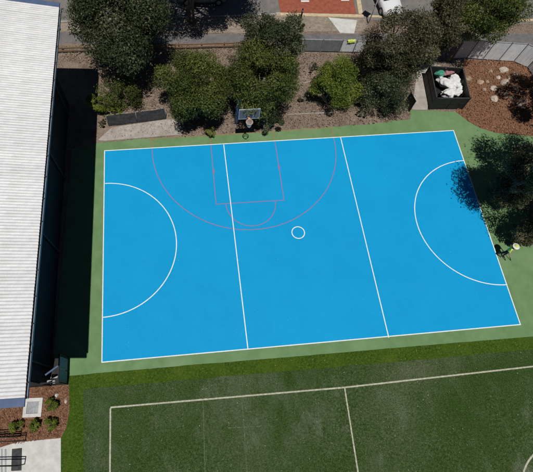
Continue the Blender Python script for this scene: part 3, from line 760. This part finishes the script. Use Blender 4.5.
# ------------------------------------------------------------------ railings and mat on the pale path
def railing(u0, v0, u1, v1, z, label, nr=3):
    a, b = U(u0, v0, z), U(u1, v1, z)
    a.z = b.z = 0
    o = empty('railing', a, label, 'railing', rz=math.atan2(b.y - a.y, b.x - a.x))
    L_ = (b - a).length
    for k in range(nr):
        t = MB(); t.tube([(0, 0, z - k * 0.32), (L_, 0, z - k * 0.32)], 0.025, 8); t.build('rail', M['black_steel'], o, smooth=True)
    n = max(2, int(L_ / 1.3) + 1)
    for k in range(n):
        t = MB(); t.tube([(L_ * k / (n - 1), 0, 0), (L_ * k / (n - 1), 0, z)], 0.028, 8); t.build('post', M['black_steel'], o, smooth=True)
    return o
railing(-30, 439, 13, 437, 1.05, 'black steel railing along the mulch bed edge', 3)
railing(-30, 443, 18, 441, 1.05, 'black steel railing at the edge of the pale path', 2)
railing(-30, 467, 17, 466, 1.05, 'black steel railing across the pale path behind the dark mat', 2)
ma = P((12.3, 449), (22.3, 448), (21.8, 470.5), (11.5, 471))
tag(slab('door_mat', ma, 0.036, 0.05, M['dark_mesh'], 0.004), 'dark rectangular rubber mat lying on the pale path', 'mat')
for x in (1.2, 5.0):
    s_ = P((x, 449), (x + 1.8, 449), (x + 1.8, 478), (x, 478))
    tag(slab('drain_strip', s_, 0.03, 0.044, M['gutter'], 0.003), 'narrow grey steel drain strip in the pale path, %s the mat' % ('farther from' if x < 3 else 'closer to'), 'drain')

# ------------------------------------------------------------------ dark shadecloth fence by the concrete pad
fa, fb_ = U(109, 126.0), U(166, 118.5)
fd = fb_ - fa; fL = fd.length
fen = empty('shadecloth_fence', fa, 'dark grey shadecloth fence behind the concrete pad', 'fence', rz=math.atan2(fd.y, fd.x))
FH = 1.15
npan = 2
for k in range(npan):
    x0, x1 = fL * k / npan + 0.03, fL * (k + 1) / npan - 0.03
    vs = []; fs = []; nx, nz = 18, 8
    for j in range(nz + 1):
        for i in range(nx + 1):
            x = lerp2(x0, x1, i / nx); z = lerp2(0.04, FH, j / nz)
            bul = 0.05 * noise.noise(Vector((x * 1.4, z * 2, k * 7))) + 0.02 * noise.noise(Vector((x * 5, z * 5, 3)))
            vs.append((x, bul - 0.05, z))
    for j in range(nz):
        for i in range(nx):
            q = j * (nx + 1) + i; fs.append((q, q + 1, q + nx + 2, q + nx + 1))
    pm = MB(); pm.add(vs, fs); pm.build('cloth_panel', M['dark_mesh'], fen, smooth=True)
for k in range(npan + 1):
    pm = MB(); pm.tube([(fL * k / npan, 0, -0.02), (fL * k / npan, 0, FH + 0.05)], 0.03, 8); pm.build('post', M['grey_panel'], fen, smooth=True)
for z in (FH + 0.01, 0.05):
    pm = MB(); n_ = 12
    for k in range(n_):                      # broken pale rail showing between ties
        pm.tube([(fL * (k + 0.15) / n_, 0.03, z), (fL * (k + 0.72) / n_, 0.03, z)], 0.018, 6)
    pm.build('rail', M['steel'], fen, smooth=True)

# low timber rail along the footpath
ra_, rb_ = Vector((-9.0, 25.15, 0)), Vector((13.5, 24.75, 0))
rd = rb_ - ra_; rl_ = rd.length
rf = empty('rail_fence', ra_, 'low brown timber post and rail fence along the grey footpath', 'fence', rz=math.atan2(rd.y, rd.x))
npost = 13
for k in range(npost):
    pm = MB(); pm.box((rl_ * k / (npost - 1), 0, 0.28), (0.11, 0.11, 0.6)); pm.build('post', M['timber'], rf, bevel=0.01)
for k in range(npost - 1):
    x0, x1 = rl_ * k / (npost - 1), rl_ * (k + 1) / (npost - 1)
    for z in (0.50, 0.22):
        pm = MB(); pm.box(((x0 + x1) / 2, -0.085, z), (x1 - x0 - 0.01, 0.05, 0.12)); pm.build('rail', M['timber'], rf)

# grey panel fences
def panel_fence(pts, h, label, cols, posts_out=0.05, top=None):
    o = empty('panel_fence', pts[0], label, 'fence')
    o0 = Vector(pts[0])
    for k in range(len(pts) - 1):
        a, b = Vector(pts[k]) - o0, Vector(pts[k + 1]) - o0
        d = (b - a).normalized(); L_ = (b - a).length; rz = math.atan2(d.y, d.x)
        pm = MB(); mc = (a + b) / 2
        pm.box((mc.x, mc.y, 0.10 + (h - 0.10) / 2), (L_ - 0.09, 0.035, h - 0.12), rz)
        # pressed ribs so the sheet is not a plain board
        nn = Vector((d.y, -d.x, 0))
        for j in range(4):
            q = a + d * L_ * (j + 0.5) / 4 + nn * 0.022
            pm.box((q.x, q.y, 0.10 + (h - 0.10) / 2), (0.05, 0.016, h - 0.22), rz)
        pm.build('panel', M[cols[k]], o)
        tr = MB(); tr.box((mc.x, mc.y, h + 0.015), (L_ - 0.085, 0.06, 0.05), rz); tr.build('top_rail', M['steel'], o)
    for p in pts:
        q = Vector(p) - o0
        pm = MB(); pm.box((q.x, q.y, (h + 0.08) / 2), (0.07, 0.07, h + 0.08)); pm.build('post', M['grey_panel'], o)
    return o
pf = [U(x, lerp2(51.5, 53.0, (x - 296) / 70)) for x in (294, 301.5, 320, 339, 352.5, 367.5)]
panel_fence(pf, 1.2, 'grey and pale panel fence below the red paving', ['pale_panel', 'grey_panel', 'grey_panel', 'pale_panel', 'pale_panel'])
pf = [U(x, y) for x, y in ((452, 59), (466, 58.5), (482, 60), (498, 61), (513, 62), (527, 68), (536, 82), (542, 98))]
panel_fence(pf, 1.8, 'pale grey panel fence curving behind the rock garden', ['pale_panel'] * 6 + ['grey_panel'] * 1)
# bright cloth over the fence
t = U(351, 42.5, 1.05)
cl = MB(); n_ = 7
vs = []
for j in range(n_ + 1):
    for i in range(6):
        a = (j / n_ - 0.5)
        vs.append((lerp2(-0.32, 0.32, i / 5) + 0.05 * math.sin(j * 2), 0.09 * math.sin(a * 3.0), 0.07 - 1.0 * a * a * 0.9 + 0.03 * math.sin(i * 2.1 + j)))
fs = [(j * 6 + i, j * 6 + i + 1, (j + 1) * 6 + i + 1, (j + 1) * 6 + i) for j in range(n_) for i in range(5)]
cl.add(vs, fs)
tag(cl.build('cloth', M['hivis'], smooth=True, loc=(t.x, U(351, 52.6).y, 1.25)), 'fluorescent yellow cloth hung over the pale panel fence', 'cloth')

# ------------------------------------------------------------------ black enclosure with sacks
EH = 1.25
tops = [U(437, 98, EH), U(470.5, 98, EH), U(463, 68, EH), U(430.5, 66, EH)]
for q in tops: q.z = 0
enc = empty('enclosure', tops[0], 'black steel sided open bin enclosure holding white sacks', 'enclosure')
e0 = tops[0]
for k in range(4):
    a, b = tops[k] - e0, tops[(k + 1) % 4] - e0
    d = (b - a).normalized(); L_ = (b - a).length; rz = math.atan2(d.y, d.x); mc = (a + b) / 2
    npn = 2 if k % 2 == 0 else 3
    for j in range(npn):
        q = a + d * L_ * (j + 0.5) / npn
        pm = MB(); pm.box((q.x, q.y, EH / 2), (L_ / npn - 0.05, 0.035, EH - 0.1), rz)
        nn = Vector((d.y, -d.x, 0)) * 0.024
        pm.box((q.x + nn.x, q.y + nn.y, EH * 0.5), (L_ / npn - 0.12, 0.02, 0.06), rz)
        pm.build('side_panel', M['black_steel'], enc)
    tr = MB(); tr.box((mc.x, mc.y, EH - 0.02), (L_ - 0.02, 0.07, 0.05), rz); tr.build('top_rail', M['dark_mesh'], enc)
    pm = MB(); pm.box((a.x, a.y, EH / 2 + 0.02), (0.09, 0.09, EH + 0.04), rz); pm.build('post', M['black_steel'], enc)
fl = MB(); ins = [(q - e0) for q in tops]
ctr = sum(ins, Vector()) / 4
fl.add([tuple(ctr + (q - ctr) * 0.95 + Vector((0, 0, 0.05))) for q in ins], [(0, 1, 2, 3)])
fl.build('floor', M['black_steel'], enc)
def sack(u, v, z, size, mat, label, seed, cat='sack', name='sack', rz=0.0):
    c = U(u, v, z)
    me = rock_mesh(seed, 1.18, size[0], size[1], size[2], 4)
    bm = bmesh.new(); bm.from_mesh(me)
    for vv in bm.verts:
        vv.co *= 1 + 0.30 * noise.noise(vv.co * 4 + Vector((seed, 0, 0))) - 0.22 * abs(noise.noise(vv.co * 7 + Vector((0, seed, 0)))) + 0.08 * noise.noise(vv.co * 14)
    bm.to_mesh(me); bm.free(); me.name = name
    me.polygons.foreach_set('use_smooth', [True] * len(me.polygons))
    o = link(name, me, M[mat], None, c, rz)
    return tag(o, label, cat)
sack(449, 93, 0.62, (0.62, 0.34, 0.30), 'sack', 'white sack lying along the front of the black enclosure', 71, rz=0.1)
sack(457.5, 91, 0.68, (0.36, 0.30, 0.28), 'sack', 'small white sack in the front right corner of the enclosure', 72, rz=0.4)
sack(447, 83, 0.70, (0.75, 0.36, 0.34), 'sack', 'long white sack slumped diagonally in the enclosure', 73, rz=-0.9)
sack(454.5, 82, 0.74, (0.70, 0.40, 0.34), 'sack', 'biggest white sack in the middle of the enclosure', 74, rz=-1.2)
sack(440.5, 73, 0.72, (0.36, 0.30, 0.26), 'teal_bag', 'green plastic bag at the back left of the enclosure', 75, 'bag', 'bag')
sack(447.5, 71, 0.72, (0.42, 0.32, 0.28), 'pink_bag', 'dusky pink bundle at the back of the enclosure', 76, 'bundle', 'bundle')
sack(437.5, 68.5, 0.66, (0.26, 0.24, 0.24), 'pale_rock', 'beige bundle behind the green bag in the enclosure', 77, 'bundle', 'bundle')
# open gate leaf
ga = U(409, 111.5); gbp = U(404.5, 103)
gd = gbp - ga
gate = empty('gate', ga, 'black open gate leaf beside the concrete side path', 'gate', rz=math.atan2(gd.y, gd.x))
gL = gd.length
for x in (0, gL):
    pm = MB(); pm.box((x, 0, 0.6), (0.06, 0.06, 1.2)); pm.build('post', M['black_steel'], gate)
for z in (1.17, 0.12):
    pm = MB(); pm.box((gL / 2, 0, z), (gL - 0.062, 0.04, 0.05)); pm.build('rail', M['black_steel'], gate)
for k in range(6):
    pm = MB(); pm.box((gL * (k + 0.5) / 6, 0, 0.645), (gL / 6 - 0.012, 0.022, 0.99)); pm.build('slat', M['black_steel'], gate)

# garden edging strips
for (p0, p1, lb) in (((288, 115), (340, 112.5), 'pale concrete edging strip in front of the lime green shrub'),
                     ((303, 83.5), (322, 79.5), 'short pale edging strip behind the lime green shrub')):
    a, b = U(*p0), U(*p1)
    e_ = MB(); n_ = 4
    for k in range(n_):
        e_.bar(a.lerp(b, (k + 0.01) / n_) + Vector((0, 0.015 * (k % 2), 0.03)), a.lerp(b, (k + 0.985) / n_) + Vector((0, 0.015 * (k % 2), 0.03)), 0.07, 0.10)
    tag(e_.build('edging', M['old_concrete'], bevel=0.008), lb, 'edging')

# ------------------------------------------------------------------ basketball hoop
rim = U(249.5, 122, 3.05)
hb = Vector((rim.x - 0.45, U(241, 123).y, 0))
hoop = empty('basketball_hoop', hb, 'basketball hoop with grey backboard and blue padded post at the court edge', 'hoop')
by_ = rim.y + 0.40 - hb.y; bx_ = rim.x - hb.x
pm = MB(); pm.tube([(0, 0, -0.05), (0, 0, 3.0), (0, -0.12, 3.3)], [0.085, 0.085, 0.08], 12); pm.build('post', M['steel'], hoop, smooth=True)
pm = MB(); pm.tube([(0, 0, 0.05), (0, 0, 0.1), (0, 0, 1.95), (0, 0, 2.0)], [0.13, 0.155, 0.155, 0.13], 14); pm.build('padding', M['blue_pad'], hoop, smooth=True)
for dx in (-0.35, 0.35):
    pm = MB(); pm.bar((0, -0.08, 3.2), (bx_ + dx, by_ + 0.04, 3.25), 0.06, 0.06); pm.build('arm', M['steel'], hoop)
    pm = MB(); pm.bar((0, -0.02, 2.7), (bx_ + dx, by_ + 0.04, 3.0), 0.05, 0.05); pm.build('arm', M['steel'], hoop)
pm = MB(); pm.box((bx_, by_, 3.38), (1.38, 0.04, 0.85)); pm.build('backboard', M['board'], hoop)
fr2 = MB()
fr2.box((bx_, by_, 3.83), (1.44, 0.07, 0.05)); fr2.box((bx_, by_, 2.93), (1.44, 0.07, 0.05))
for s_ in (-1, 1): fr2.box((bx_ + s_ * 0.70, by_, 3.38), (0.05, 0.07, 0.848))
fr2.build('board_frame', M['gutter'], hoop)
sq = MB()
for s_ in (-1, 1):
    sq.box((bx_ + s_ * 0.28, by_ - 0.024, 3.27), (0.05, 0.006, 0.45))
sq.box((bx_, by_ - 0.024, 3.47), (0.51, 0.006, 0.05)); sq.box((bx_, by_ - 0.024, 3.07), (0.51, 0.006, 0.05))
sq.build('target_square', M['gutter'], hoop)
rm = MB(); rm.torus((bx_, by_ - 0.40, 3.05), 0.235, 0.018); rm.box((bx_, by_ - 0.10, 3.05), (0.14, 0.15, 0.09)); rm.build('rim', M['orange_paint'], hoop, smooth=False)
nn_ = MB(); nk = 14
for k in range(nk):
    a = 2 * math.pi * k / nk
    for s_ in (-1, 1):
        pts = []
        for j in range(5):
            tt = j / 4; rr_ = 0.23 * (1 - 0.45 * tt); aa = a + s_ * tt * 1.3
            pts.append((bx_ + rr_ * math.cos(aa), by_ - 0.40 + rr_ * math.sin(aa), 3.04 - 0.42 * tt))
        nn_.tube(pts, 0.009, 4, cap=False)
nn_.build('net', M['white_cloth'], hoop)

# ------------------------------------------------------------------ street objects
# slim post with a flat panel (its shadow falls on the road)
pb = U(368, 24)
sp = empty('panel_post', pb, 'slim grey post with flat dark panel on top at the road edge', 'post')
pm = MB(); pm.tube([(0, 0, -0.05), (0, 0, 3.25)], [0.05, 0.035], 10); pm.build('post', M['steel'], sp, smooth=True)
pm = MB(); pm.box((0, 0, 3.28), (0.62, 0.62, 0.05), math.radians(45)); pm.build('panel', M['black_steel'], sp)
pm = MB(); pm.tube([(0, 0, -0.02), (0, 0, 0.04)], 0.13, 12); pm.build('base_plate', M['grey_panel'], sp)
bp = U(301, 17.5)
bo = empty('bollard', bp, 'short black bollard in front of the red paving', 'bollard')
pm = MB(); pm.tube([(0, 0, -0.02), (0, 0, 0.75), (0, 0, 0.85), (0, 0, 0.90)], [0.07, 0.07, 0.05, 0.02], 12); pm.build('post', M['black_steel'], bo, smooth=True)
pm = MB(); pm.tube([(0, 0, 0.62), (0, 0, 0.70)], 0.073, 12); pm.build('band', M['gutter'], bo, smooth=True)

def car(loc, rz, paint, label):
    o = empty('parked_car', loc, label, 'car', rz=rz)          # front towards local -y
    Wd = 1.78
    # lofted body: stations (y, half width, z bottom, z shoulder, z deck)
    st = [(-2.15, 0.62, 0.34, 0.52, 0.60), (-2.02, 0.80, 0.24, 0.58, 0.70), (-1.6, 0.88, 0.22, 0.66, 0.82), (-0.95, 0.89, 0.22, 0.76, 0.95),
          (0.2, 0.89, 0.22, 0.80, 0.96), (1.3, 0.89, 0.22, 0.82, 0.98), (1.9, 0.87, 0.26, 0.82, 0.98), (2.12, 0.78, 0.36, 0.78, 0.92), (2.2, 0.66, 0.42, 0.70, 0.82)]
    vs = []; fs = []; n = 10
    for y, hw_, zb, zs_, zd in st:
        ring = [(-hw_ * 0.86, zb), (hw_ * 0.86, zb), (hw_ * 0.98, zb + 0.10), (hw_, (zb + zs_) / 2), (hw_ * 0.985, zs_), (hw_ * 0.86, zd), (0, zd + 0.025), (-hw_ * 0.86, zd), (-hw_ * 0.985, zs_), (-hw_, (zb + zs_) / 2)]
        vs += [(x, y, z) for x, z in ring]
    for i in range(len(st) - 1):
        for k in range(n): fs.append((i * n + k, (i + 1) * n + k, (i + 1) * n + (k + 1) % n, i * n + (k + 1) % n))
    fs.append(tuple(range(n))); fs.append(tuple(range(len(st) * n - 1, (len(st) - 1) * n - 1, -1)))
    b = MB(); b.add(vs, fs); body = b.build('body', paint, o, smooth=True)
    # greenhouse
    cab = [(-0.98, 0.74, 0.94), (-0.30, 0.62, 1.42), (0.35, 0.62, 1.48), (1.15, 0.61, 1.44), (1.85, 0.70, 0.97)]
    def quad(name, pts, m, th=0.0):
        q = MB(); q.add(pts, [tuple(range(len(pts)))]); return q.build(name, m, o)
    gl = MB()
    P0 = [(-0.74, -0.98, 0.94), (0.74, -0.98, 0.94), (0.60, -0.28, 1.42), (-0.60, -0.28, 1.42)]
    P1 = [(0.72, 1.90, 0.97), (-0.72, 1.90, 0.97), (-0.60, 1.2, 1.43), (0.60, 1.2, 1.43)]
    quad('windscreen', P0, M['car_glass']); quad('rear_window', P1, M['car_glass'])
    for s_ in (-1, 1):
        quad('side_window', [(s_ * 0.76, -0.92, 0.94), (s_ * 0.76, 1.82, 0.97), (s_ * 0.61, 1.18, 1.42), (s_ * 0.61, -0.26, 1.41)], M['car_glass'])
    r_ = MB(); nx, ny = 7, 9; vv = []
    for j in range(ny):
        for i in range(nx):
            a = i / (nx - 1) * 2 - 1; c_ = j / (ny - 1) * 2 - 1
            vv.append((a * 0.63, lerp2(-0.32, 1.22, j / (ny - 1)), 1.425 + 0.07 * (1 - a * a) * (1 - c_ * c_ * 0.7)))
    r_.add(vv, [(j * nx + i, j * nx + i + 1, (j + 1) * nx + i + 1, (j + 1) * nx + i) for j in range(ny - 1) for i in range(nx - 1)])
    r_.build('roof', paint, o, smooth=True)
    pl = MB()
    for s_ in (-1, 1):
        pl.tube([(s_ * 0.75, -0.97, 0.94), (s_ * 0.61, -0.28, 1.43)], 0.035, 6); pl.tube([(s_ * 0.61, 1.2, 1.43), (s_ * 0.73, 1.88, 0.97)], 0.04, 6)
        pl.tube([(s_ * 0.765, 0.42, 0.95), (s_ * 0.615, 0.42, 1.44)], 0.03, 6)
    pl.build('pillars', paint, o, smooth=True)
    bmp = MB(); bmp.box((0, -2.10, 0.36), (1.30, 0.16, 0.22)); bmp.build('bumper', M['rubber'], o, bevel=0.03)
    for s_ in (-1, 1):
        h = MB(); h.box((s_ * 0.60, -1.99, 0.62), (0.34, 0.22, 0.13), s_ * 0.4); h.build('headlight', M['lamp_lens'], o, bevel=0.03)
        mr = MB(); mr.box((s_ * 0.98, -0.62, 0.98), (0.20, 0.10, 0.13)); mr.build('wing_mirror', paint, o, bevel=0.02)
        for y in (-1.38, 1.38):
            wh = MB(); wh.tube([(s_ * 0.70, y, 0.32), (s_ * 0.72, y, 0.32), (s_ * 0.89, y, 0.32), (s_ * 0.91, y, 0.32)], [0.29, 0.32, 0.32, 0.29], 20)
            wo_ = wh.build('wheel', M['rubber'], o, smooth=True)
            ri = MB(); ri.tube([(s_ * 0.90, y, 0.32), (s_ * 0.918, y, 0.32)], [0.20, 0.18], 16); ri.build('wheel_rim', M['steel'], wo_)
    return o
cf = U(388.5, 22.5)
car((cf.x + 0.15, cf.y + 2.45, -0.015), math.radians(6), M['car_white'], 'white car with dark windscreen parked on the road beside the kerb')
cg = U(203, 5)
car((cg.x, cg.y + 0.75, -0.015), math.radians(88), M['car_grey'], 'grey car parked across the top edge in the street tree\'s shade')

# ------------------------------------------------------------------ person
def person(loc, rz):
    o = empty('person', loc, 'person in yellow vest, white hat and black trousers walking at the court edge', 'person', rz=rz)
    V_ = []; E_ = []; R_ = []
    def add(p, r, par=None):
        V_.append(p); R_.append(r)
        if par is not None: E_.append((par, len(V_) - 1))
        return len(V_) - 1
    pel = add((0, 0, 0.95), 0.135)
    wai = add((0, 0.01, 1.08), 0.125, pel); ch = add((0, 0.0, 1.28), 0.15, wai); ub = add((0, 0.0, 1.42), 0.11, ch)
    nk = add((0, -0.01, 1.50), 0.055, ub); jw = add((0, -0.03, 1.57), 0.068, nk); hd = add((0, -0.02, 1.65), 0.088, jw); tp = add((0, -0.01, 1.72), 0.075, hd)
    add((0, -0.115, 1.625), 0.016, hd)                       # nose
    for s_ in (-1, 1):
        add((s_ * 0.085, -0.01, 1.635), 0.02, hd)            # ears
        st_ = s_ * 0.16
        h = add((s_ * 0.095, 0, 0.90), 0.095, pel); k = add((s_ * 0.10, -0.03 - st_ * 0.7, 0.50), 0.062, h)
        cf_ = add((s_ * 0.10, st_ * -0.9 + 0.02, 0.30), 0.054, k); an = add((s_ * 0.10, -st_ * 1.2 + 0.04, 0.085), 0.042, cf_); add((s_ * 0.11, -st_ * 1.2 - 0.14, 0.035), 0.035, an)
        sh = add((s_ * 0.19, 0, 1.41), 0.065, ub); elb = add((s_ * 0.27, -0.03 + st_ * 0.4, 1.14), 0.045, sh)
        wr = add((s_ * 0.27, -0.20 + st_ * 0.3, 0.96), 0.030, elb); pa = add((s_ * 0.265, -0.27 + st_ * 0.3, 0.92), 0.034, wr)
        for j in range(4):
            f1 = add((s_ * 0.265 + (j - 1.5) * 0.019, -0.315 + st_ * 0.3, 0.90 - 0.003 * j), 0.010, pa)
            add((s_ * 0.265 + (j - 1.5) * 0.018, -0.335 + st_ * 0.3, 0.865 + 0.004 * (j % 3)), 0.009, f1)
        th = add((s_ * 0.23, -0.28 + st_ * 0.3, 0.93), 0.011, pa); add((s_ * 0.222, -0.31 + st_ * 0.3, 0.915), 0.010, th)
    me = bpy.data.meshes.new('body'); me.from_pydata(V_, E_, []); me.update()
    ob = bpy.data.objects.new('body_tmp', me); COL.objects.link(ob)
    sk = ob.modifiers.new('s', 'SKIN'); sk.use_smooth_shade = True
    for i, r in enumerate(R_): me.skin_vertices[0].data[i].radius = (r, r)
    me.skin_vertices[0].data[0].use_root = True
    ss = ob.modifiers.new('u', 'SUBSURF'); ss.levels = 2; ss.render_levels = 2
    dg = bpy.context.evaluated_depsgraph_get(); dg.update()
    m2 = bpy.data.meshes.new_from_object(ob.evaluated_get(dg)); bpy.data.objects.remove(ob)
    m2.name = 'body'; m2.materials.clear()
    for k_ in ('skin', 'hivis', 'trousers'): m2.materials.append(M[k_])
    for p_ in m2.polygons:
        c_ = p_.center; p_.use_smooth = True
        arm = abs(c_.x) > 0.215
        if c_.z < 1.0 and not arm: p_.material_index = 2
        elif c_.z > 1.47: p_.material_index = 0
        elif arm and c_.z < 1.16: p_.material_index = 0
        else: p_.material_index = 1
    link('body', m2, None, o)
    ht = MB()
    prof = [(0.0, 1.785), (0.06, 1.78), (0.095, 1.755), (0.105, 1.70), (0.22, 1.675), (0.23, 1.668), (0.10, 1.682)]
    nseg = 20; vs = []; fs = []
    for r, z in prof:
        for k_ in range(nseg): vs.append((r * math.cos(2 * math.pi * k_ / nseg), -0.01 + r * math.sin(2 * math.pi * k_ / nseg), z))
    for i in range(len(prof) - 1):
        for k_ in range(nseg): fs.append((i * nseg + k_, (i + 1) * nseg + k_, (i + 1) * nseg + (k_ + 1) % nseg, i * nseg + (k_ + 1) % nseg))
    ht.add(vs, fs); hto = ht.build('hat', M['white_cloth'], o, smooth=True)
    hto.data.materials.append(M['hivis'])
    for p_ in hto.data.polygons:
        if math.hypot(p_.center.x, p_.center.y + 0.01) < 0.155: p_.material_index = 1
    return o
pp = U(499.5, 255.5)
person((pp.x, pp.y, 0.006), math.radians(35))
pa_, pb_ = U(503, 250, 0.95), U(505.5, 260.5)
for k, (a, b, lb) in enumerate(((U(502, 251, 0.5), U(505.3, 260.5), 'thin dark pole held low beside the person, nearer the court line'),
                                (U(508.5, 252, 0.5), U(510.5, 260.5), 'thin dark pole beside the person, farther from the court line'))):
    t = MB(); b.z = 0.03; t.tube([b, a.lerp(b, 0.5), a], [0.022, 0.02, 0.018], 8)
    tag(t.build('pole', M['black_steel'], smooth=True), lb, 'pole')

# ------------------------------------------------------------------ litter and chips (uncountable)
def scatter(name, n, sampler, size, mat, seed, label, cat, z=0.0, thick=0.5, tilt=0.5):
    r = np.random.default_rng(seed)
    pts = sampler(r, n); n = len(pts)
    yaw = r.uniform(0, 2 * np.pi, n); sz = size * r.uniform(0.5, 1.5, n); asp = r.uniform(0.25, 0.6, n)
    tx = r.normal(0, tilt, n); ty = r.normal(0, tilt * 0.6, n)
    c, s = np.cos(yaw), np.sin(yaw)
    A = np.stack([c, s, np.tan(np.clip(tx, -.7, .7))], 1) * (sz / 2)[:, None]
    B = np.stack([-s, c, np.tan(np.clip(ty, -.7, .7))], 1) * (sz * asp / 2)[:, None]
    p = np.c_[pts, np.full(n, z) + np.abs(A[:, 2]) + np.abs(B[:, 2]) + 0.004]
    v = np.stack([p - A - B, p + A - B * 0.6, p + A + B, p - A + B * 0.8], 1).reshape(-1, 3)
    me = bpy.data.meshes.new(name)
    me.vertices.add(4 * n); me.vertices.foreach_set('co', v.astype(np.float32).ravel())
    me.loops.add(4 * n); me.loops.foreach_set('vertex_index', np.arange(4 * n, dtype=np.int32))
    me.polygons.add(n); me.polygons.foreach_set('loop_start', np.arange(0, 4 * n, 4, dtype=np.int32)); me.polygons.foreach_set('loop_total', np.full(n, 4, dtype=np.int32))
    me.update(calc_edges=True)
    return tag(link(name, me, mat), label, cat, kind='stuff')
def in_poly(pts, q):
    q = np.asarray(q); ins = np.zeros(len(q), bool)
    m_ = len(pts)
    for i in range(m_):
        x0, y0 = pts[i][0], pts[i][1]; x1, y1 = pts[(i + 1) % m_][0], pts[(i + 1) % m_][1]
        cnd = (y0 > q[:, 1]) != (y1 > q[:, 1])
        xx = (x1 - x0) * (q[:, 1] - y0) / ((y1 - y0) if y1 != y0 else 1e-9) + x0
        ins ^= cnd & (q[:, 0] < xx)
    return ins
def sampler_poly(pts, hole=None):
    xs = [p[0] for p in pts]; ys = [p[1] for p in pts]
    def f(r, n):
        q = np.c_[r.uniform(min(xs), max(xs), n * 2), r.uniform(min(ys), max(ys), n * 2)]
        ok = in_poly(pts, q)
        if hole is not None: ok &= ~in_poly(hole, q)
        return q[ok][:n]
    return f
bed = [p for p in gtop[2:]] + P((412, 100), (418, 64), (367, 54), (295, 53), (240, 46), (165, 46), (62, 46), (60, 60), (96, 66), (100, 110), (165, 116), (184, 120), (184, 134))
scatter('bark_mulch', 17000, sampler_poly(bed), 0.12, M['chip_brown'], 1, 'brown bark chips and leaf litter on the bed behind the court', 'mulch', z=-0.02)
rgp = P((456, 112), (468, 121), (480, 128), (497, 133)) + [Vector((33.5, 14.2, 0)), Vector((36, 14, 0)), Vector((36, 21.4, 0))] + P((528, 62), (463, 60), (470, 80))
scatter('bark_mulch', 9000, sampler_poly(rgp), 0.10, M['chip_red'], 2, 'red brown bark chips around the rocks', 'mulch', z=0.01)
mbp = P((0, 405), (25, 405), (34, 388), (68, 387), (69, 410), (65, 428), (60, 437), (0, 446))
scatter('bark_mulch', 5000, sampler_poly(mbp, P((22, 396), (44, 396), (43, 420), (22, 420))), 0.08, M['chip_red'], 3, 'red brown bark chips in the bed by the hall', 'mulch', z=0.012)
scatter('leaf_litter', 380, sampler_poly([(-1, -8.5), (27, -8.5), (28, -0.9), (-1, -0.9)]), 0.042, M['litter'], 4, 'pale fallen leaves specking the turf', 'leaves', z=0.016, tilt=0.15)
scatter('leaf_litter', 90, sampler_poly([(0, 0.2), (26.5, 0.2), (26.5, 15), (0, 15)]), 0.03, M['litter'], 6, 'tiny pale leaves lying on the blue court', 'leaves', z=0.014, tilt=0.15)
scatter('leaf_litter', 2600, sampler_poly([(29.4, 8.2), (34, 6.5), (34, 14.0), (31.0, 13.5)]), 0.11, M['chip_brown'], 8, 'brown leaves and bark fallen under the tree at the right edge', 'leaves', z=0.006, tilt=0.4)
padp = P((100, 139), (113, 128), (166, 121), (180, 122), (182, 134))
scatter('leaf_litter', 260, sampler_poly(padp), 0.07, M['chip_brown'], 7, 'brown leaves fallen on the concrete pad', 'leaves', z=0.032, tilt=0.2)
